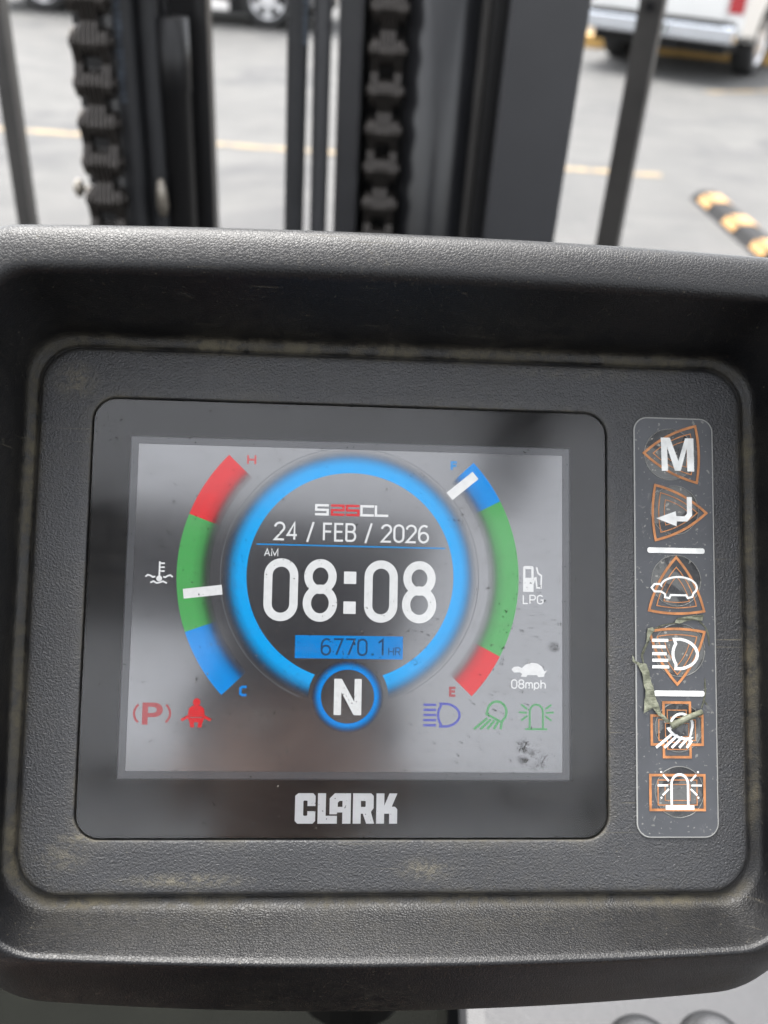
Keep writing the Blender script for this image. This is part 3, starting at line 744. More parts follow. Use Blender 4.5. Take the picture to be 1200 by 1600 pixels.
# ---------------- flat print / pixel graphics
def stroke(bm, pts, t, z, closed=False, cap=0.):
    """mitred ribbon along a 2D polyline, mm"""
    P = [Vector((x, y)) for x, y in pts]
    q = [P[0]]
    for p in P[1:]:
        if (p-q[-1]).length > 1e-4: q.append(p)
    P = q
    if closed and (P[0]-P[-1]).length < 1e-4: P.pop()
    n = len(P)
    if not closed and cap:
        P[0] = P[0]+(P[0]-P[1]).normalized()*cap; P[-1] = P[-1]+(P[-1]-P[-2]).normalized()*cap
    L_, R_ = [], []
    for i in range(n):
        if closed: a, b_ = P[i-1], P[(i+1) % n]
        else: a, b_ = P[max(i-1, 0)], P[min(i+1, n-1)]
        d1 = (P[i]-a).normalized() if (P[i]-a).length > 0 else (b_-P[i]).normalized()
        d2 = (b_-P[i]).normalized() if (b_-P[i]).length > 0 else d1
        n1 = Vector((-d1.y, d1.x)); n2 = Vector((-d2.y, d2.x)); m = (n1+n2)
        if m.length < 1e-3: m = n1
        m.normalize(); k = min(1/max(.3, m.dot(n1)), 2.2)
        L_.append(P[i]+m*k*t/2); R_.append(P[i]-m*k*t/2)
    lv = [bm.verts.new(Vector((p.x, p.y, z))*S) for p in L_]; rv = [bm.verts.new(Vector((p.x, p.y, z))*S) for p in R_]
    for i in range(n if closed else n-1):
        j = (i+1) % n; bm.faces.new((rv[i], rv[j], lv[j], lv[i]))
def A(cx, cy, rx, ry, a0, a1, n=14): return [(cx+rx*math.cos(R(a0+(a1-a0)*i/n)), cy+ry*math.sin(R(a0+(a1-a0)*i/n))) for i in range(n+1)]
def glyph(ch, w=.56):
    """strokes (points, closed) in a box w wide, 1 high; centre lines"""
    r = w/2
    G = {
     '0': (w, [(A(r, 1-r, r, r, 0, 180)+A(r, r, r, r, 180, 360), True)]),
     '8': (w, [(A(r, .755, r*.93, .245, 0, 360, 28)[:-1], True), (A(r, .265, r, .265, 0, 360, 28)[:-1], True)]),
     '1': (.34, [([(.0, .80), (.27, 1.0), (.27, 0)], False)]),
     '2': (w, [(A(r, 1-r*.98, r, r*.98, 175, -35)+[(0, 0), (w, 0)], False)]),
     '4': (w, [([(w*.74, 0), (w*.74, 1), (0, .27), (w*1.02, .27)], False)]),
     '6': (w, [(A(r, .29, r, .29, 0, 360, 24)[:-1], True), ([(0, .29), (0, .55)]+A(w*.58, .58, w*.58, .42, 180, 55, 12), False)]),
     '7': (w, [([(0, 1), (w, 1), (w*.30, 0)], False)]),
     '/': (.36, [([(0, -.12), (.36, 1.08)], False)]),
     '.': (.30, [([(.08, .05), (.24, .05)], False)]),
     'F': (w*.86, [([(w*.86, 1), (0, 1), (0, 0)], False), ([(0, .53), (w*.78, .53)], False)]),
     'E': (w*.86, [([(w*.86, 1), (0, 1), (0, 0), (w*.86, 0)], False), ([(0, .53), (w*.78, .53)], False)]),
     'B': (w*.95, [([(0, 0), (0, 1)]+A(w*.55, .77, w*.36, .23, 90, -90)+[(0, .54)], False), ([(w*.5, .54)]+A(w*.55, .27, w*.42, .27, 90, -90)+[(0, 0)], False)]),
     'A': (w*1.05, [([(0, 0), (w*.525, 1), (w*1.05, 0)], False), ([(w*.2, .34), (w*.85, .34)], False)]),
     'M': (w*1.25, [([(0, 0), (0, 1), (w*.625, .12), (w*1.25, 1), (w*1.25, 0)], False)]),
     'N': (w*1.05, [([(0, 0), (0, 1), (w*1.05, 0), (w*1.05, 1)], False)]),
     'H': (w, [([(0, 0), (0, 1)], False), ([(w, 0), (w, 1)], False), ([(0, .5), (w, .5)], False)]),
     'R': (w, [([(0, 0), (0, 1)]+A(w*.6, .75, w*.36, .25, 90, -90)+[(0, .5)], False), ([(w*.5, .5), (w, 0)], False)]),
     'P': (w, [([(0, 0), (0, 1)]+A(w*.62, .73, w*.38, .27, 90, -90)+[(0, .46)], False)]),
     'L': (w*.85, [([(0, 1), (0, 0), (w*.85, 0)], False)]),
     'C': (w*.95, [([(w*.95, 1), (w*.3, 1), (0, .85), (0, .15), (w*.3, 0), (w*.95, 0)], False)]),
     'G': (w*1.05, [(A(w*.52, 1-w*.5, w*.52, w*.5, 30, 180)+A(w*.52, w*.5, w*.52, w*.5, 180, 350)+[(w*1.05, .45), (w*.6, .45)], False)]),
     'm': (w*1.3, [([(0, 0), (0, .70)], False), (A(w*.325, .45, w*.325, .23, 180, 0)+[(w*.65, 0)], False), (A(w*.975, .45, w*.325, .23, 180, 0)+[(w*1.3, 0)], False)]),
     'p': (w*.9, [([(0, -.28), (0, .70)], False), (A(w*.45, .34, w*.45, .34, 0, 360, 20)[:-1], True)]),
     'h': (w*.85, [([(0, 0), (0, 1)], False), (A(w*.425, .42, w*.425, .25, 180, 0)+[(w*.85, 0)], False)]),
     ' ': (.22, []),
    }
    return G[ch]
def text(name, s, x0, x1, yb, h, t, z, mat, parent, w=.56, gap=.22):
    """text whose inked box spans x0..x1 and yb..yb+h"""
    hh = h-t; gs = [glyph(c, w) for c in s]
    tot = sum(g[0] for g in gs)+gap*(len(gs)-1)
    k = (x1-x0-t)/(tot)      # horizontal scale
    bm = bmesh.new(); x = 0; zz = z
    for g in gs:
        for pts, cl in g[1]:
            stroke(bm, [(x0+t/2+(x+px)*k, yb+t/2+py*hh) for px, py in pts], t, zz, cl, 0 if cl else t*.5*0+t*.0)
            zz += .0012
        x += g[0]+gap
    return raw(name, bm, mat, parent)
def emis(name, rgb, k=1.0):
    b = NB(name); e = b.n('ShaderNodeEmission'); nz = b.noise(900, 2, .5)
    c = lin(rgb); e.inputs['Strength'].default_value = k/2**EXPO
    b.l(b.mix(b.ramp(nz, [(.3, 0), (.7, 1)]), tuple(v*.9 for v in c), c), e.inputs['Color']); return b.done(e.outputs[0])
def radial(name, rgb, stops, c=(-.2, 8.3)):
    """pixels whose brightness runs with the distance from the dial centre (mm): stops (r, level)"""
    b = NB(name); o = b.obj()
    vm = b.n('ShaderNodeVectorMath', operation='DISTANCE'); sx = b.n('ShaderNodeSeparateXYZ'); cx = b.n('ShaderNodeCombineXYZ')
    b.l(o, sx.inputs[0]); b.l(sx.outputs[0], cx.inputs[0]); b.l(sx.outputs[1], cx.inputs[1])
    vm.inputs[1].default_value = (c[0]*S, c[1]*S, 0); b.l(cx.outputs[0], vm.inputs[0])
    r = b.math('MULTIPLY', vm.outputs['Value'], 1000/60)
    f = b.ramp(r, [(a/60, v) for a, v in stops])
    e = b.n('ShaderNodeEmission'); e.inputs['Strength'].default_value = 1/2**EXPO
    b.l(b.mix(f, lin((28, 27, 32)), lin(rgb)), e.inputs['Color'])
    tr = b.n('ShaderNodeBsdfTransparent'); mx = b.n('ShaderNodeMixShader')
    b.l(f, mx.inputs[0]); b.l(tr.outputs[0], mx.inputs[1]); b.l(e.outputs[0], mx.inputs[2])
    return b.done(mx.outputs[0])
WHITE = emis('pixel_white', (244, 246, 248)); RED = emis('pixel_red', (226, 38, 46)); DRED = emis('pixel_dim_red', (205, 84, 90), .7)
CYAN = emis('pixel_cyan', (40, 150, 225)); BLUE = emis('pixel_blue', (24, 138, 226)); VIO = emis('pixel_violet', (92, 98, 205), .8)
GRN = emis('pixel_green', (98, 182, 118), .85); NAVY = emis('pixel_navy', (44, 78, 118), .9); FAINT = emis('pixel_faint', (120, 124, 130), .9)
ZG = -1.55
CX, CY = -.2, 8.3
def polar(name, r0, r1, a0, a1, mat, z=ZG, n=64, m=6, c=(CX, CY), cut=None):
    bm = bmesh.new(); grid = []
    for j in range(m+1):
        r = r0+(r1-r0)*j/m; b0, b1 = a0, a1
        if cut:
            (qx, qy, qr) = cut; d = math.hypot(qx-c[0], qy-c[1]); cosv = (r*r+d*d-qr*qr)/(2*r*d)
            half = math.degrees(math.acos(max(-1, min(1, cosv)))) if abs(cosv) < 1 else 0
            b0, b1 = -90+half, 270-half
        grid.append([bm.verts.new(Vector((c[0]+r*math.cos(R(b0+(b1-b0)*i/n)), c[1]+r*math.sin(R(b0+(b1-b0)*i/n)), z))*S) for i in range(n+1)])
    for j in range(m):
        for i in range(n): bm.faces.new((grid[j][i], grid[j+1][i], grid[j+1][i+1], grid[j][i+1]))
    return raw(name, bm, mat, screen)
RB = radial('ring_blue', (16, 175, 255), [(26, 1), (29.2, .97), (30.6, .72), (32, .28), (33.4, 0)])
polar('dial_ring', 26.95, 33.3, -90, 270, RB, n=120, m=8, cut=(-.4, -22.7, 10.3))
polar('dial_outline', 33.55, 33.72, -68, 248, FAINT, n=120, m=1)
NBm = radial('gear_ring_blue', (0, 145, 238), [(6.5, 1), (7.6, .95), (8.4, .5), (9.3, 0)], (-.4, -22.7))
polar('gear_ring', 6.85, 9.3, 0, 360, NBm, n=64, m=4, c=(-.4, -22.7), z=ZG+.004)
fade = [(35.5, 0), (37.2, .25), (39.0, .85), (41, 1)]
gr = radial('gauge_red', (228, 48, 54), fade); gg = radial('gauge_green', (84, 172, 96), fade); gb = radial('gauge_blue', (10, 146, 236), fade)
for a0, a1, m_ in ((136.3, 160.1, gr), (160.1, 199.8, gg), (199.8, 223.7, gb)): polar('temperature_gauge_segment', 36.2, 44.75, a0, a1, m_, n=24)
for a0, a1, m_ in ((27.6, 43.7, gb), (-27.3, 27.6, gg), (-43.7, -27.3, gr)): polar('fuel_gauge_segment', 36.2, 44.3, a0, a1, m_, n=24)
def needle(ang, r0, r1, t):
    bm = bmesh.new(); u = (math.cos(R(ang)), math.sin(R(ang)))
    stroke(bm, [(CX+u[0]*r0, CY+u[1]*r0), (CX+u[0]*r1, CY+u[1]*r1)], t, ZG+.01); raw('gauge_needle', bm, WHITE, screen)
needle(187.2, 33.3, 43.2, 2.5); needle(39.9, 33.5, 42.5, 2.5)
text('gauge_letter', 'H', -27.9, -25.5, 36.7, 2.8, .5, ZG, emis('pixel_pink', (222, 90, 92), .9), screen)
text('gauge_letter', 'C', -28.1, -25.9, -22.9, 2.7, .65, ZG, BLUE, screen)
text('gauge_letter', 'F', 25.7, 27.7, 36.6, 2.6, .62, ZG, CYAN, screen)
text('gauge_letter', 'E', 25.9, 27.9, -22.5, 2.6, .62, ZG, DRED, screen)
# model mark, date, line, clock, hours
def wide(letters, x0, mat, z):
    bm = bmesh.new(); W_, H_, t = 3.0, 3.0, .62; x = x0
    D = {'S': [(1, 1), (0, 1), (0, .5), (1, .5), (1, 0), (0, 0)], '2': [(0, 1), (1, 1), (1, .5), (0, .5), (0, 0), (1, 0)],
         'C': [(1, 1), (0, 1), (0, 0), (1, 0)], 'L': [(0, 1), (0, 0), (1, 0)]}
    for c in letters:
        d = D['S' if c == '5' else c]; sp = 3.55 if c != 'C' else 3.45
        stroke(bm, [(x+t/2+px*W_, 23.9+t/2+py*(H_-t)) for px, py in d], t, z, cap=t*.45); x += sp+.35; z += .001
    return bm
raw('model_mark', wide('S', -9.9, WHITE, ZG), WHITE, screen); raw('model_mark', wide('25', -5.75, RED, ZG+.003), RED, screen); raw('model_mark', wide('CL', 1.95, WHITE, ZG+.006), WHITE, screen)
text('date', '24 / FEB / 2026', -20.4, 20.2, 17.15, 4.9, .55, ZG, WHITE, screen, .54, .20)
bm = bmesh.new(); stroke(bm, [(-24.8, 16.05), (24.5, 15.95)], .38, ZG); raw('divider_line', bm, CYAN, screen)
text('meridiem', 'AM', -22.8, -19.1, 12.9, 2.1, .28, ZG, WHITE, screen)
def digit(ch, x0, x1, yb, h, t, mat=WHITE, name='clock_digit'):
    hh = h-t; wq = (x1-x0-t)/hh; g = glyph(ch, wq); bm = bmesh.new(); z = ZG
    for pts, cl in g[1]: stroke(bm, [(x0+t/2+px*hh, yb+t/2+py*hh) for px, py in pts], t, z, cl); z += .0015
    raw(name, bm, mat, screen)
digit('0', -22.6, -13.8, -3.7, 16.2, 2.15); digit('8', -12.5, -3.6, -3.7, 16.2, 2.15); digit('0', 3.4, 12.1, -3.7, 16.2, 2.15); digit('8', 13.3, 22.3, -3.7, 16.2, 2.15)
for y in (7.8, .05):
    bm = bmesh.new(); flat_poly(bm, [(-1.95, y-1.6), (1.25, y-1.6), (1.25, y+1.6), (-1.95, y+1.6)], ZG); raw('clock_colon', bm, WHITE, screen)
bm = bmesh.new(); flat_poly(bm, [(-14.2, -13.1), (13.7, -13.1), (13.7, -7.2), (-14.2, -7.2)], ZG); raw('hour_meter_bar', bm, emis('pixel_bar', (14, 140, 226)), screen)
text('hour_meter', '6770.1', -7.6, 9.0, -12.35, 4.5, .5, ZG+.02, NAVY, screen, .54, .22)
text('hour_meter_unit', 'HR', 9.9, 13.2, -12.2, 2.2, .26, ZG+.02, NAVY, screen)
# gear letter
bm = bmesh.new()
flat_poly(bm, [(-3.9, -27.4), (-3.9, -18.2), (-1.95, -18.2), (1.35, -24.0), (1.35, -18.2), (3.2, -18.2), (3.2, -27.4), (1.25, -27.4), (-2.0, -21.6), (-2.0, -27.4)], ZG+.01)
raw('gear_letter', bm, WHITE, screen)
def icon(name, strokes, mat, ox, oy, k, t, z=ZG, polys=(), parent=None):
    bm = bmesh.new()
    for pts, cl in strokes:
        stroke(bm, [(ox+x*k, oy+y*k) for x, y in pts], t, z, cl); z += .001
    for pg in polys:
        hs_ = pg[1] if isinstance(pg, tuple) else (); p_ = pg[0] if isinstance(pg, tuple) else pg
        flat_poly(bm, [(ox+x*k, oy+y*k) for x, y in p_], z, [[(ox+x*k, oy+y*k) for x, y in h] for h in hs_]); z += .001
    return raw(name, bm, mat, parent or screen)
# (P) parking brake
icon('parking_brake_icon', [(A(0, 0, 4.5, 3.4, 140, 220), False), (A(0, 0, 4.5, 3.4, 40, -40), False)], DRED, -49.75, -27.4, 1, .55)
bm = bmesh.new(); flat_poly(bm, [(-52.2, -30.2), (-52.2, -24.7)]+[(x, y) for x, y in A(-49.2, -26.5, 2.1, 1.8, 90, -90)]+[(-50.8, -28.3), (-50.8, -30.2)], ZG, [[(-50.8, -27.3)]+[(x, y) for x, y in A(-49.5, -26.5, .9, .75, -90, 90, 8)]+[(-50.8, -25.7)]])
raw('parking_brake_letter', bm, DRED, screen)
# seat belt person
icon('seat_belt_icon', [([(-3.7, -1.7), (-1.6, -.55), (1.6, -.55), (3.7, -1.7)], False)], RED, -38.7, -27.3, 1, .7,
     polys=[A(0, 2.8, .95, 1.0, 0, 360, 20)[:-1], [(-1.1, 1.9), (1.1, 1.9), (1.9, 1.2), (2.1, -.4), (-2.1, -.4), (-1.9, 1.2)], [(-2.1, -1.1), (2.1, -1.1), (1.6, -2.3), (1.4, -3.5), (.4, -3.5), (.55, -2.2), (-.55, -2.2), (-.4, -3.5), (-1.4, -3.5), (-1.6, -2.3)]])
# coolant thermometer
icon('coolant_icon', [([(0, -1.0), (0, 3.1)], False), ([(0, 2.6), (1.3, 2.6)], False), ([(0, 1.6), (1.3, 1.6)], False), ([(0, .6), (1.3, .6)], False),
     ([(-3.5, -.9), (-2.9, -.4), (-2.2, -.6), (-1.6, -1.0), (-1.0, -.8)], False), ([(3.4, -.9), (2.8, -.4), (2.1, -.6), (1.5, -1.0), (1.0, -.8)], False),
     ([(-2.2, -2.4), (-1.4, -2.0), (-.6, -2.5), (.2, -2.3), (1.0, -2.0), (2.0, -2.5)], False)], WHITE, -49.3, 8.0, 1, .42, polys=[A(0, -1.3, .75, .75, 0, 360, 16)[:-1]])
# fuel pump
icon('fuel_pump_icon', [([(1.9, -1.2), (2.3, .3), (2.6, .4), (2.9, -2.2), (4.0, -2.2), (4.1, 1.0), (3.2, 1.6), (2.8, 3.2)], False)], WHITE, 46.1, 8.3, 1, .42,
     polys=[([(-.8, -3.3), (2.0, -3.3), (2.0, 3.2), (1.6, 3.5), (-.4, 3.5), (-.8, 3.2)], [[(-.2, .4), (-.2, 2.7), (1.4, 2.7), (1.4, .4)]])])
text('fuel_type', 'LPG', 45.2, 50.8, 1.75, 2.5, .33, ZG, WHITE, screen)
# tortoise (filled)
TUR = [(-4.9, .2), (-4.3, .9), (-3.0, 1.0), (-2.2, .6), (-1.2, 1.5), (.4, 2.0), (2.0, 1.8), (3.2, 1.0), (3.8, -.2), (4.7, .1), (3.9, -.8), (3.7, -1.6), (2.2, -1.7), (1.9, -1.2), (-.7, -1.2), (-1.0, -1.7), (-2.4, -1.6), (-2.1, -.9), (-2.7, -.5), (-4.2, -.6)]
icon('slow_speed_icon', [], WHITE, 47.2, -15.5, 1, .3, polys=[TUR])
text('speed_limit', '08mph', 42.2, 51.4, -20.3, 2.5, .33, ZG, WHITE, screen)
# bottom indicator icons
def beam(name, mat, ox, oy, k, t, parent=None, z=ZG):
    st = [([(-4.8, y), (-1.3-.25*abs(y) if 0 else -1.5, y)], False) for y in (2.6, 1.3, 0, -1.3, -2.6)]
    D_ = [(-.4, -2.9)]+A(.4, 0, 4.2, 2.95, -75, 75, 18)+[(-.4, 2.9)]+A(2.2, 0, 3.2, 3.6, 140, 220, 8)
    return icon(name, st+[(D_, True)], mat, ox, oy, k, t, z, parent=parent)
beam('high_beam_icon', VIO, 24.1, -27.2, 1, .62)
def worklamp(name, mat, ox, oy, k, t, parent=None, z=ZG):
    lamp = [(-1.1, .2)]+A(1.6, .7, 2.5, 2.7, 165, -30, 18)+[(2.8, -1.9)]
    st = [(lamp, True)]+[([(-.9+.95*i, -.9-.27*i), (-4.4+1.75*i, -3.7)], False) for i in range(5)]
    return icon(name, st, mat, ox, oy, k, t, z, parent=parent)
worklamp('work_light_icon', GRN, 36.9, -27.0, 1, .62)
def beacon(name, mat, ox, oy, k, t, parent=None, z=ZG, s=1):
    st = [([(-1.75, -3.2)]+[(-1.75, .8)]+A(0, 1.0, 1.75, 1.9, 180, 0, 14)+[(1.75, -3.2)], False), ([(-2.9, -3.4), (2.9, -3.4)], False)]
    for sx in (-1, 1): st += [([(sx*2.4, 1.7), (sx*4.0, 2.9)], False), ([(sx*2.5, .8), (sx*4.6, .9)], False), ([(sx*2.4, 0), (sx*4.0, -1.2)], False)]
    return icon(name, st, mat, ox, oy, k, t, z, parent=parent)
beacon('beacon_icon', GRN, 48.9, -27.2, 1, .5)

# brand lettering printed on the mask
BR = NB('white_print'); BR = BR.done(BR.bsdf((.72, .72, .72), .5, 0, .3).outputs[0])
BRE = emis('backlit_white_print', (205, 205, 205))
CL = [([(140, 1178), (262, 1178), (283, 1200), (283, 1283), (217, 1283), (217, 1243), (210, 1238), (188, 1238), (182, 1245), (182, 1357), (190, 1363), (210, 1363), (217, 1357), (217, 1325), (283, 1325), (283, 1405), (262, 1427), (135, 1427), (113, 1405), (113, 1200)], []),
      ([(303, 1178), (370, 1178), (370, 1363), (465, 1363), (465, 1427), (303, 1427)], []),
      ([(580, 1178), (445, 1178), (402, 1220), (402, 1350), (463, 1350), (467, 1335), (510, 1335), (510, 1427), (580, 1427)], [[(510, 1290), (510, 1240), (485, 1240), (470, 1255), (470, 1290)]]),
      ([(598, 1178), (750, 1178), (772, 1200), (772, 1300), (750, 1330), (778, 1427), (712, 1427), (682, 1345), (665, 1345), (665, 1427), (598, 1427)], [[(665, 1240), (665, 1290), (700, 1290), (705, 1285), (705, 1245), (700, 1240)]]),
      ([(795, 1178), (862, 1178), (862, 1280), (905, 1178), (972, 1178), (925, 1288), (952, 1288), (972, 1308), (972, 1427), (905, 1427), (905, 1345), (862, 1345), (862, 1427), (795, 1427)], [])]
bl = empty('brand_lettering'); bl.parent = disp
for pg, hs_ in CL:
    f = lambda p: ((p[0]-543)*.0302-.15, -50.65-(p[1]-1303)*.0302)
    bm = bmesh.new(); flat_poly(bm, [f(p) for p in pg], -.88, [[f(p) for p in h] for h in hs_]); raw('letter', bm, BR, bl)

# ------------------------------------------------------------------ button strip
def keymat():
    b = NB('key_film'); o = b.obj()
    base = b.mix(b.ramp(b.noise(60, 4, .6, o), [(.35, 0), (.65, 1)]), (.030, .032, .036), (.040, .042, .047))
    fl = b.ramp(b.noise(420, 4, .75, o, 1.3), [(.60, 0), (.70, 1)]); ar = b.ramp(b.noise(70, 3, .6, o), [(.45, 0), (.62, 1)])
    sp = b.ramp(b.noise(1100, 1, .4, o), [(.70, 0), (.74, 1)])
    s = b.math('ADD', b.math('MULTIPLY', b.math('MULTIPLY', fl, ar), .8), b.math('MULTIPLY', sp, .7), True)
    c = b.mix(s, base, (.17, .17, .155))
    return b.done(b.bsdf(c, b.math('ADD', .32, b.math('MULTIPLY', s, .4)), 0, .5, b.bump(b.noise(350, 3, .5, o), .12, .0003)).outputs[0])
KM = keymat()
KX0, KX1, KY0, KY1 = 74.9, 96.5, -57.6, 52.3
rings = [rr_ring(KX0-d, KX1+d, KY1+d, KY0-d, 3.6+d, 3.6+d, 0, 0, z, z, z, 20, 8) for d, z in ((.12, .02), (.05, .28), (-.12, .36), (-.5, .38))]
bm = bmesh.new(); rv = loft(bm, rings); bm.faces.new(rv[-1])
keypad = from_bm('button_strip', bm, KM, disp)
bm = bmesh.new(); rv = loft(bm, [rr_ring(KX0-d, KX1+d, KY1+d, KY0-d, 3.6+d, 3.6+d, 0, 0, z, z, z, 20, 8) for d, z in ((.13, .30), (-.02, .41), (-.22, .395))])
b = NB('film_edge'); from_bm('film_edge', bm, b.done(b.bsdf((.20, .20, .19), .35, 0, .5).outputs[0]), keypad)
ORG = simple('orange_print', (.31, .13, .05), .5, 0, .3, .35, 260); WHT = simple('white_icon_print', (.56, .565, .55), .5, 0, .3, .2, 260)
def domemat():
    b = NB('worn_key_dome'); o = b.obj()
    wn = b.ramp(b.noise(75, 4, .55, o, .8), [(.48, 0), (.53, 1)])
    c = b.mix(wn, (.005, .005, .0055), (.058, .059, .056))
    c = b.mix(b.ramp(b.noise(700, 2, .5, o), [(.66, 0), (.7, 1)]), c, (.18, .17, .15))
    return b.done(b.bsdf(c, .25, 0, .6, b.bump(b.noise(160, 3, .5, o, 1), .5, .0006)).outputs[0])
DM = domemat()
ringm = simple('dome_crease', (.13, .13, .12), .3, 0, .6, .2, 300)
ZK = .40
for cx, cy, rd in ((84.6, 42.4, 6.9), (85.8, 27.4, 6.5), (86.0, 8.6, 6.7), (86.6, -9.6, 6.9), (86.2, -29.6, 6.3), (86.2, -46.1, 6.5)):
    bm = bmesh.new(); n = 40; rg = []
    for q, z in ((1.0, ZK-.02), (.94, ZK+.05), (.80, ZK+.10), (.5, ZK+.13), (.2, ZK+.14)):
        rg.append([(cx+rd*q*math.cos(2*math.pi*i/n), cy+rd*q*math.sin(2*math.pi*i/n), z) for i in range(n)])
    rv = loft(bm, rg); bm.faces.new(rv[-1]); from_bm('key_dome', bm, DM, keypad, True)
    bm = bmesh.new()
    pts = [(cx+(rd+random.uniform(-.05, .05))*math.cos(2*math.pi*i/48), cy+(rd+random.uniform(-.05, .05))*math.sin(2*math.pi*i/48), ZK+.04) for i in range(49)]
    tube(bm, [Vector(p)*S for p in pts], .00011, 6); from_bm('key_crease', bm, ringm, keypad, True)
ZP = ZK+.20
def fin(ax, ay, bx, by, tx, ty, bulge_base=.10, bulge_side=.13):
    """curved triangle: base corners a and b, tip t; sides bow outwards"""
    def q(p0, p1, k, n=12):
        mx, my = (p0[0]+p1[0])/2, (p0[1]+p1[1])/2; dx, dy = p1[0]-p0[0], p1[1]-p0[1]
        nx, ny = dy, -dx; cx = (ax+bx+tx)/3; cy = (ay+by+ty)/3
        if (mx-cx)*nx+(my-cy)*ny < 0: nx, ny = -nx, -ny
        c = (mx+nx*k, my+ny*k)
        return [((1-t)**2*p0[0]+2*t*(1-t)*c[0]+t*t*p1[0], (1-t)**2*p0[1]+2*t*(1-t)*c[1]+t*t*p1[1]) for t in [i/n for i in range(n)]]
    return q((ax, ay), (bx, by), bulge_base)+q((bx, by), (tx, ty), bulge_side)+q((tx, ty), (ax, ay), bulge_side)
def scaled(pts, k, c): return [(c[0]+(x-c[0])*k, c[1]+(y-c[1])*k) for x, y in pts]
shapes = [(fin(91.7, 50.2, 91.9, 34.9, 77.5, 42.6), (86.6, 42.6)), (fin(80.5, 34.0, 80.5, 19.3, 94.4, 26.8), (85.6, 26.8)),
          (fin(78.5, .7, 93.4, .7, 86.0, 14.8), (86, 5.4)), (fin(78.6, -4.8, 93.4, -4.8, 85.9, -18.5), (86, -9.4))]
XR = [(82.1, -23.2), (89.2, -23.2), (89.2, -26.6), (92.5, -26.6), (92.5, -34.0), (89.2, -34.0), (89.2, -37.2), (82.1, -37.2), (82.1, -34.0), (78.9, -34.0), (78.9, -26.6), (82.1, -26.6)]
shapes += [(XR, (85.65, -30.2)), ([(78.4, -41.8), (92.8, -41.8), (92.8, -50.6), (78.4, -50.6)], (85.6, -46.2))]
for pts, c in shapes:
    bm = bmesh.new()
    stroke(bm, pts, .66, ZP, True); stroke(bm, scaled(pts, .72, c), .27, ZP+.002, True); stroke(bm, scaled(pts, .46, c), .2, ZP+.004, True)
    raw('key_outline', bm, ORG, keypad)
for x0, x1, y in ((78.2, 93.8, 16.6), (79.5, 93.2, -20.85)):
    bm = bmesh.new(); flat_poly(bm, rrect(x0, x1, y-.72, y+.72, .6, 6), ZP); raw('divider_bar', bm, WHT, keypad)
ZI = ZP+.02
bm = bmesh.new(); mx0, my0 = 86.85, 42.5
flat_poly(bm, [(mx0+x, my0+y) for x, y in [(-4.5, -4.6), (-4.7, 4.4), (-2.2, 4.4), (.1, -1.9), (2.0, 4.4), (4.3, 4.4), (4.4, -4.6), (2.5, -4.6), (2.4, 1.6), (.7, -4.5), (-.9, -4.5), (-3.0, 1.8), (-2.8, -4.6)]], ZI)
raw('key_icon', bm, WHT, keypad)
bm = bmesh.new(); ax_, ay_ = 86.6, 26.2
flat_poly(bm, [(ax_-5.9, ay_-1.1), (ax_-.6, ay_+.9), (ax_-.4, ay_-.4), (ax_+1.8, ay_-.4), (ax_+2.5, ay_+.3), (ax_+2.5, ay_+4.8), (ax_+3.9, ay_+4.8), (ax_+3.9, ay_-.2), (ax_+2.5, ay_-1.8), (ax_-.3, ay_-1.8), (ax_-.4, ay_-3.1)], ZI)
raw('key_icon', bm, WHT, keypad)
# tortoise outline
shell = A(1.0, .6, 4.9, 2.7, 165, -5, 20)
to = [([(-3.7, .9)]+shell+[(5.7, -.2), (5.0, -.9), (4.6, -1.9), (3.4, -2.2), (3.0, -1.5), (-1.2, -1.5), (-1.6, -2.3), (-2.8, -2.1), (-2.7, -1.3), (-3.8, -.6), (-5.6, -.6), (-6.4, .4), (-5.6, 1.3), (-4.2, 1.4)], True)]
icon('key_icon', to, WHT, 85.6, 6.3, 1, .5, ZI, parent=keypad)
st = [([(-5.4, y), (-5.4+l_, y)], False) for y, l_ in ((3.9, 4.4), (2.2, 3.7), (.4, 3.9), (-1.3, 4.3), (-3.0, 4.5))]
Dk = [(.6, 4.2)]+A(1.2, .4, 5.6, 3.9, 80, -80, 20)+[(.9, -3.4)]+A(4.6, .4, 4.4, 4.6, 215, 145, 8)
icon('key_icon', [st[i] for i in range(5)], WHT, 84.6, -11.0, 1, .78, ZI, parent=keypad)
icon('key_icon', [(Dk, True)], WHT, 84.6, -11.0, 1, .78, ZI, parent=keypad)
icon('key_icon', [([(-1.4, .2)]+A(1.3, .9, 2.9, 2.9, 170, -20, 18)+[(3.4, -2.9)]+A(2.6, 2.8, 5.7, 5.4, 282, 212, 10), True)]+[([(-1.0+1.25*i, -1.2-.45*i), (-5.4+2.0*i-.2*(i == 0), -4.9)], False) for i in range(5)], WHT, 85.6, -29.9, 1, .68, ZI, parent=keypad)
icon('key_icon', [([(-2.2, -4.0)]+A(0, 1.9, 2.2, 2.4, 180, 0, 14)+[(2.2, -4.0)], False)], WHT, 86.2, -45.9, 1, .62, ZI, parent=keypad)
rays = [([(-3.8, -4.3), (3.8, -4.3)], False)]
rays2 = []
for sx in (-1, 1): rays2 += [([(sx*2.9, 2.6), (sx*4.4, 4.2)], False), ([(sx*3.1, 1.5), (sx*5.9, 1.5)], False), ([(sx*2.9, .6), (sx*4.6, -1.0)], False)]
icon('key_icon', rays, WHT, 86.2, -45.7, 1, 1.1, ZI+.004, parent=keypad)
icon('key_icon', rays2, WHT, 86.2, -45.9, 1, .5, ZI, polys=[A(sx*4.9, y, .28, .28, 0, 360, 10)[:-1] for sx in (-1, 1) for y in (4.9, -1.6)], parent=keypad)

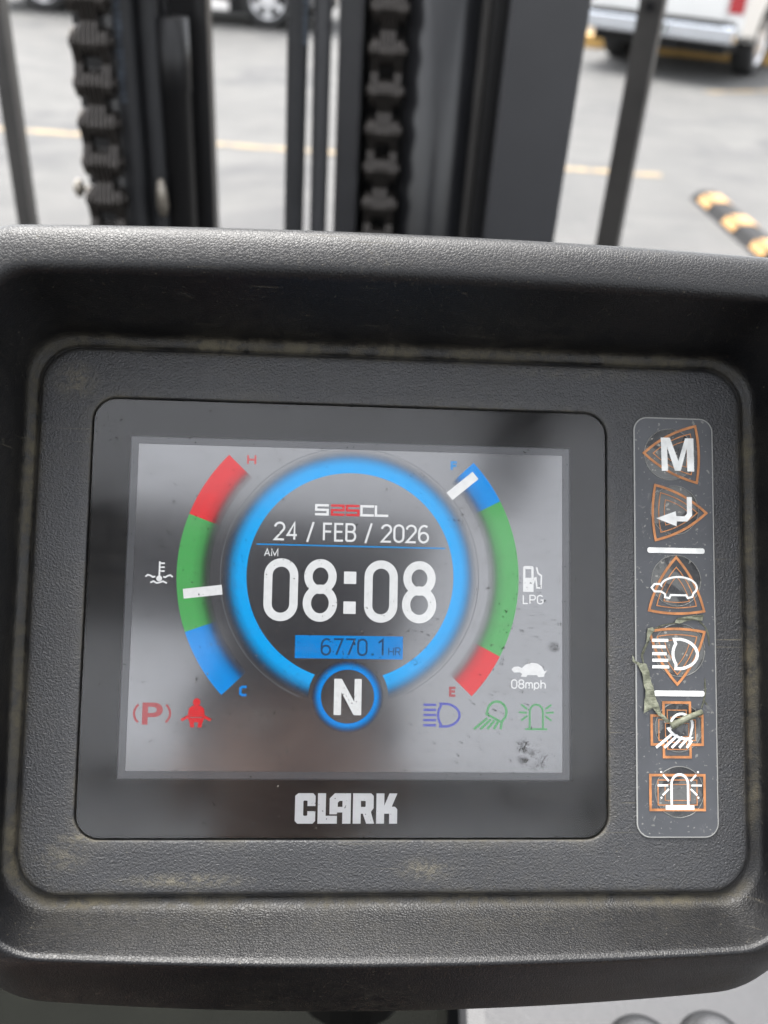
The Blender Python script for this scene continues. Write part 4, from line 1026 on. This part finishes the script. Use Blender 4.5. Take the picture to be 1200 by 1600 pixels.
# torn olive film peeling round the fourth and fifth keys
def filmmat():
    b = NB('torn_film'); o = b.obj()
    c = b.mix(b.ramp(b.noise(500, 4, .7, o, 1), [(.35, 0), (.65, 1)]), (.070, .074, .048), (.175, .18, .13))
    return b.done(b.bsdf(c, .5, 0, .4, b.bump(b.noise(600, 3, .6, o), .5, .0004)).outputs[0])
FM = filmmat()
def ribbon(name, pts, lift, curl):
    """pts: (x, y, width); an irregular curled strip with ragged edges"""
    fine = []
    for (a, b_) in zip(pts, pts[1:]):
        n = max(2, int(math.hypot(b_[0]-a[0], b_[1]-a[1])/.45))
        for i in range(n): fine.append(tuple(a[k]+(b_[k]-a[k])*i/n for k in range(3)))
    fine.append(pts[-1])
    bm = bmesh.new(); rows = []; m = 6
    for i, (x, y, wd) in enumerate(fine):
        a = fine[max(i-1, 0)]; c = fine[min(i+1, len(fine)-1)]
        d = Vector((c[0]-a[0], c[1]-a[1])).normalized(); nn = Vector((-d.y, d.x)); row = []
        j1, j2 = random.uniform(.7, 1.2), random.uniform(.8, 1.1)
        for q in range(m+1):
            u = q/m*2-1; ww = wd/2*(j1 if u < 0 else j2)
            z = ZK+lift+curl*(1-u*u)*wd*.5+random.uniform(-.03, .03)
            row.append(bm.verts.new(Vector((x+nn.x*u*ww, y+nn.y*u*ww, z))*S))
        rows.append(row)
    for r0, r1 in zip(rows, rows[1:]):
        for q in range(m): bm.faces.new((r0[q], r0[q+1], r1[q+1], r1[q]))
    bmesh.ops.solidify(bm, geom=bm.faces[:], thickness=.00008)
    return from_bm(name, bm, FM, keypad, True)
def flake(pts, lift, amp):
    """thin torn sheet lying on the strip, its rim lifted a little"""
    cx = sum(p[0] for p in pts)/len(pts); cy = sum(p[1] for p in pts)/len(pts)
    rim = []
    for (a, b_) in zip(pts, pts[1:]+pts[:1]):
        n = max(2, int(math.hypot(b_[0]-a[0], b_[1]-a[1])/.4))
        for i in range(n):
            t = i/n; rim.append((a[0]+(b_[0]-a[0])*t+random.uniform(-.07, .07), a[1]+(b_[1]-a[1])*t+random.uniform(-.07, .07)))
    bm = bmesh.new(); ph = random.uniform(0, 6)
    vs = [bm.verts.new(Vector((x, y, ZK+lift+amp*(.5+.5*math.sin(i*.55+ph))))*S) for i, (x, y) in enumerate(rim)]
    for t in tessellate_polygon([[Vector((x, y, 0)) for x, y in rim]]): bm.faces.new([vs[i] for i in t])
    bmesh.ops.recalc_face_normals(bm, faces=bm.faces[:]); bmesh.ops.solidify(bm, geom=bm.faces[:], thickness=.00006)
    return from_bm('torn_film', bm, FM, keypad)
flake([(73.74, -10.99), (74.42, -12.48), (75.96, -13.13), (77.51, -13.27), (78.17, -15.43), (79.17, -19.23), (80.33, -23.19), (81.33, -25.82), (83.88, -28.27), (82.85, -28.28), (80.47, -26.49), (79.11, -24.69), (76.53, -26.03), (76.89, -23.72), (77.10, -19.91), (76.28, -15.78), (75.44, -13.80), (73.73, -12.66)], .32, .55)
flake([(86.11, -1.27), (88.38, -0.73), (93.27, -0.32), (92.72, -1.84), (90.11, -1.55), (88.02, -2.09), (86.62, -2.61), (85.23, -2.46)], .30, .4)
flake([(77.94, -4.09), (79.33, -3.73), (79.84, -4.56), (78.96, -5.41), (78.26, -6.93), (77.56, -7.94)], .3, .3)
ribbon('torn_film', [(79.49, -4.4, 0.78), (78.43, -7.09, 0.56), (77.2, -9.28, 0.68), (76.49, -11.12, 0.68), (76.82, -12.95, 0.46)], 0.12, .12)
ribbon('torn_film', [(79.32, -4.57, 0.55), (82.27, -3.18, 0.37), (85.93, -2.45, 0.37), (87.33, -1.59, 0.55)], 0.12, .12)
ribbon('torn_film', [(92.02, -1.85, 0.37), (93.74, -3.51, 0.37), (94.41, -5.18, 0.55), (94.71, -8.2, 0.29)], 0.12, .12)
ribbon('torn_film', [(93.36, -16.92, 0.26), (93.48, -19.91, 0.5), (93.1, -22.24, 0.5), (92.37, -24.57, 0.41)], 0.12, .12)
ribbon('torn_film', [(92.92, -22.57, 0.37), (93.94, -23.72, 0.29)], 0.12, .12)
tubeo('rolled_film', [Vector(p)*S for p in [(83.85, -29.25, 1.3), (87.94, -27.17, 1.45), (92.04, -25.39, 1.7)]], [.00095, .00085, .0007], FM, keypad, 14)
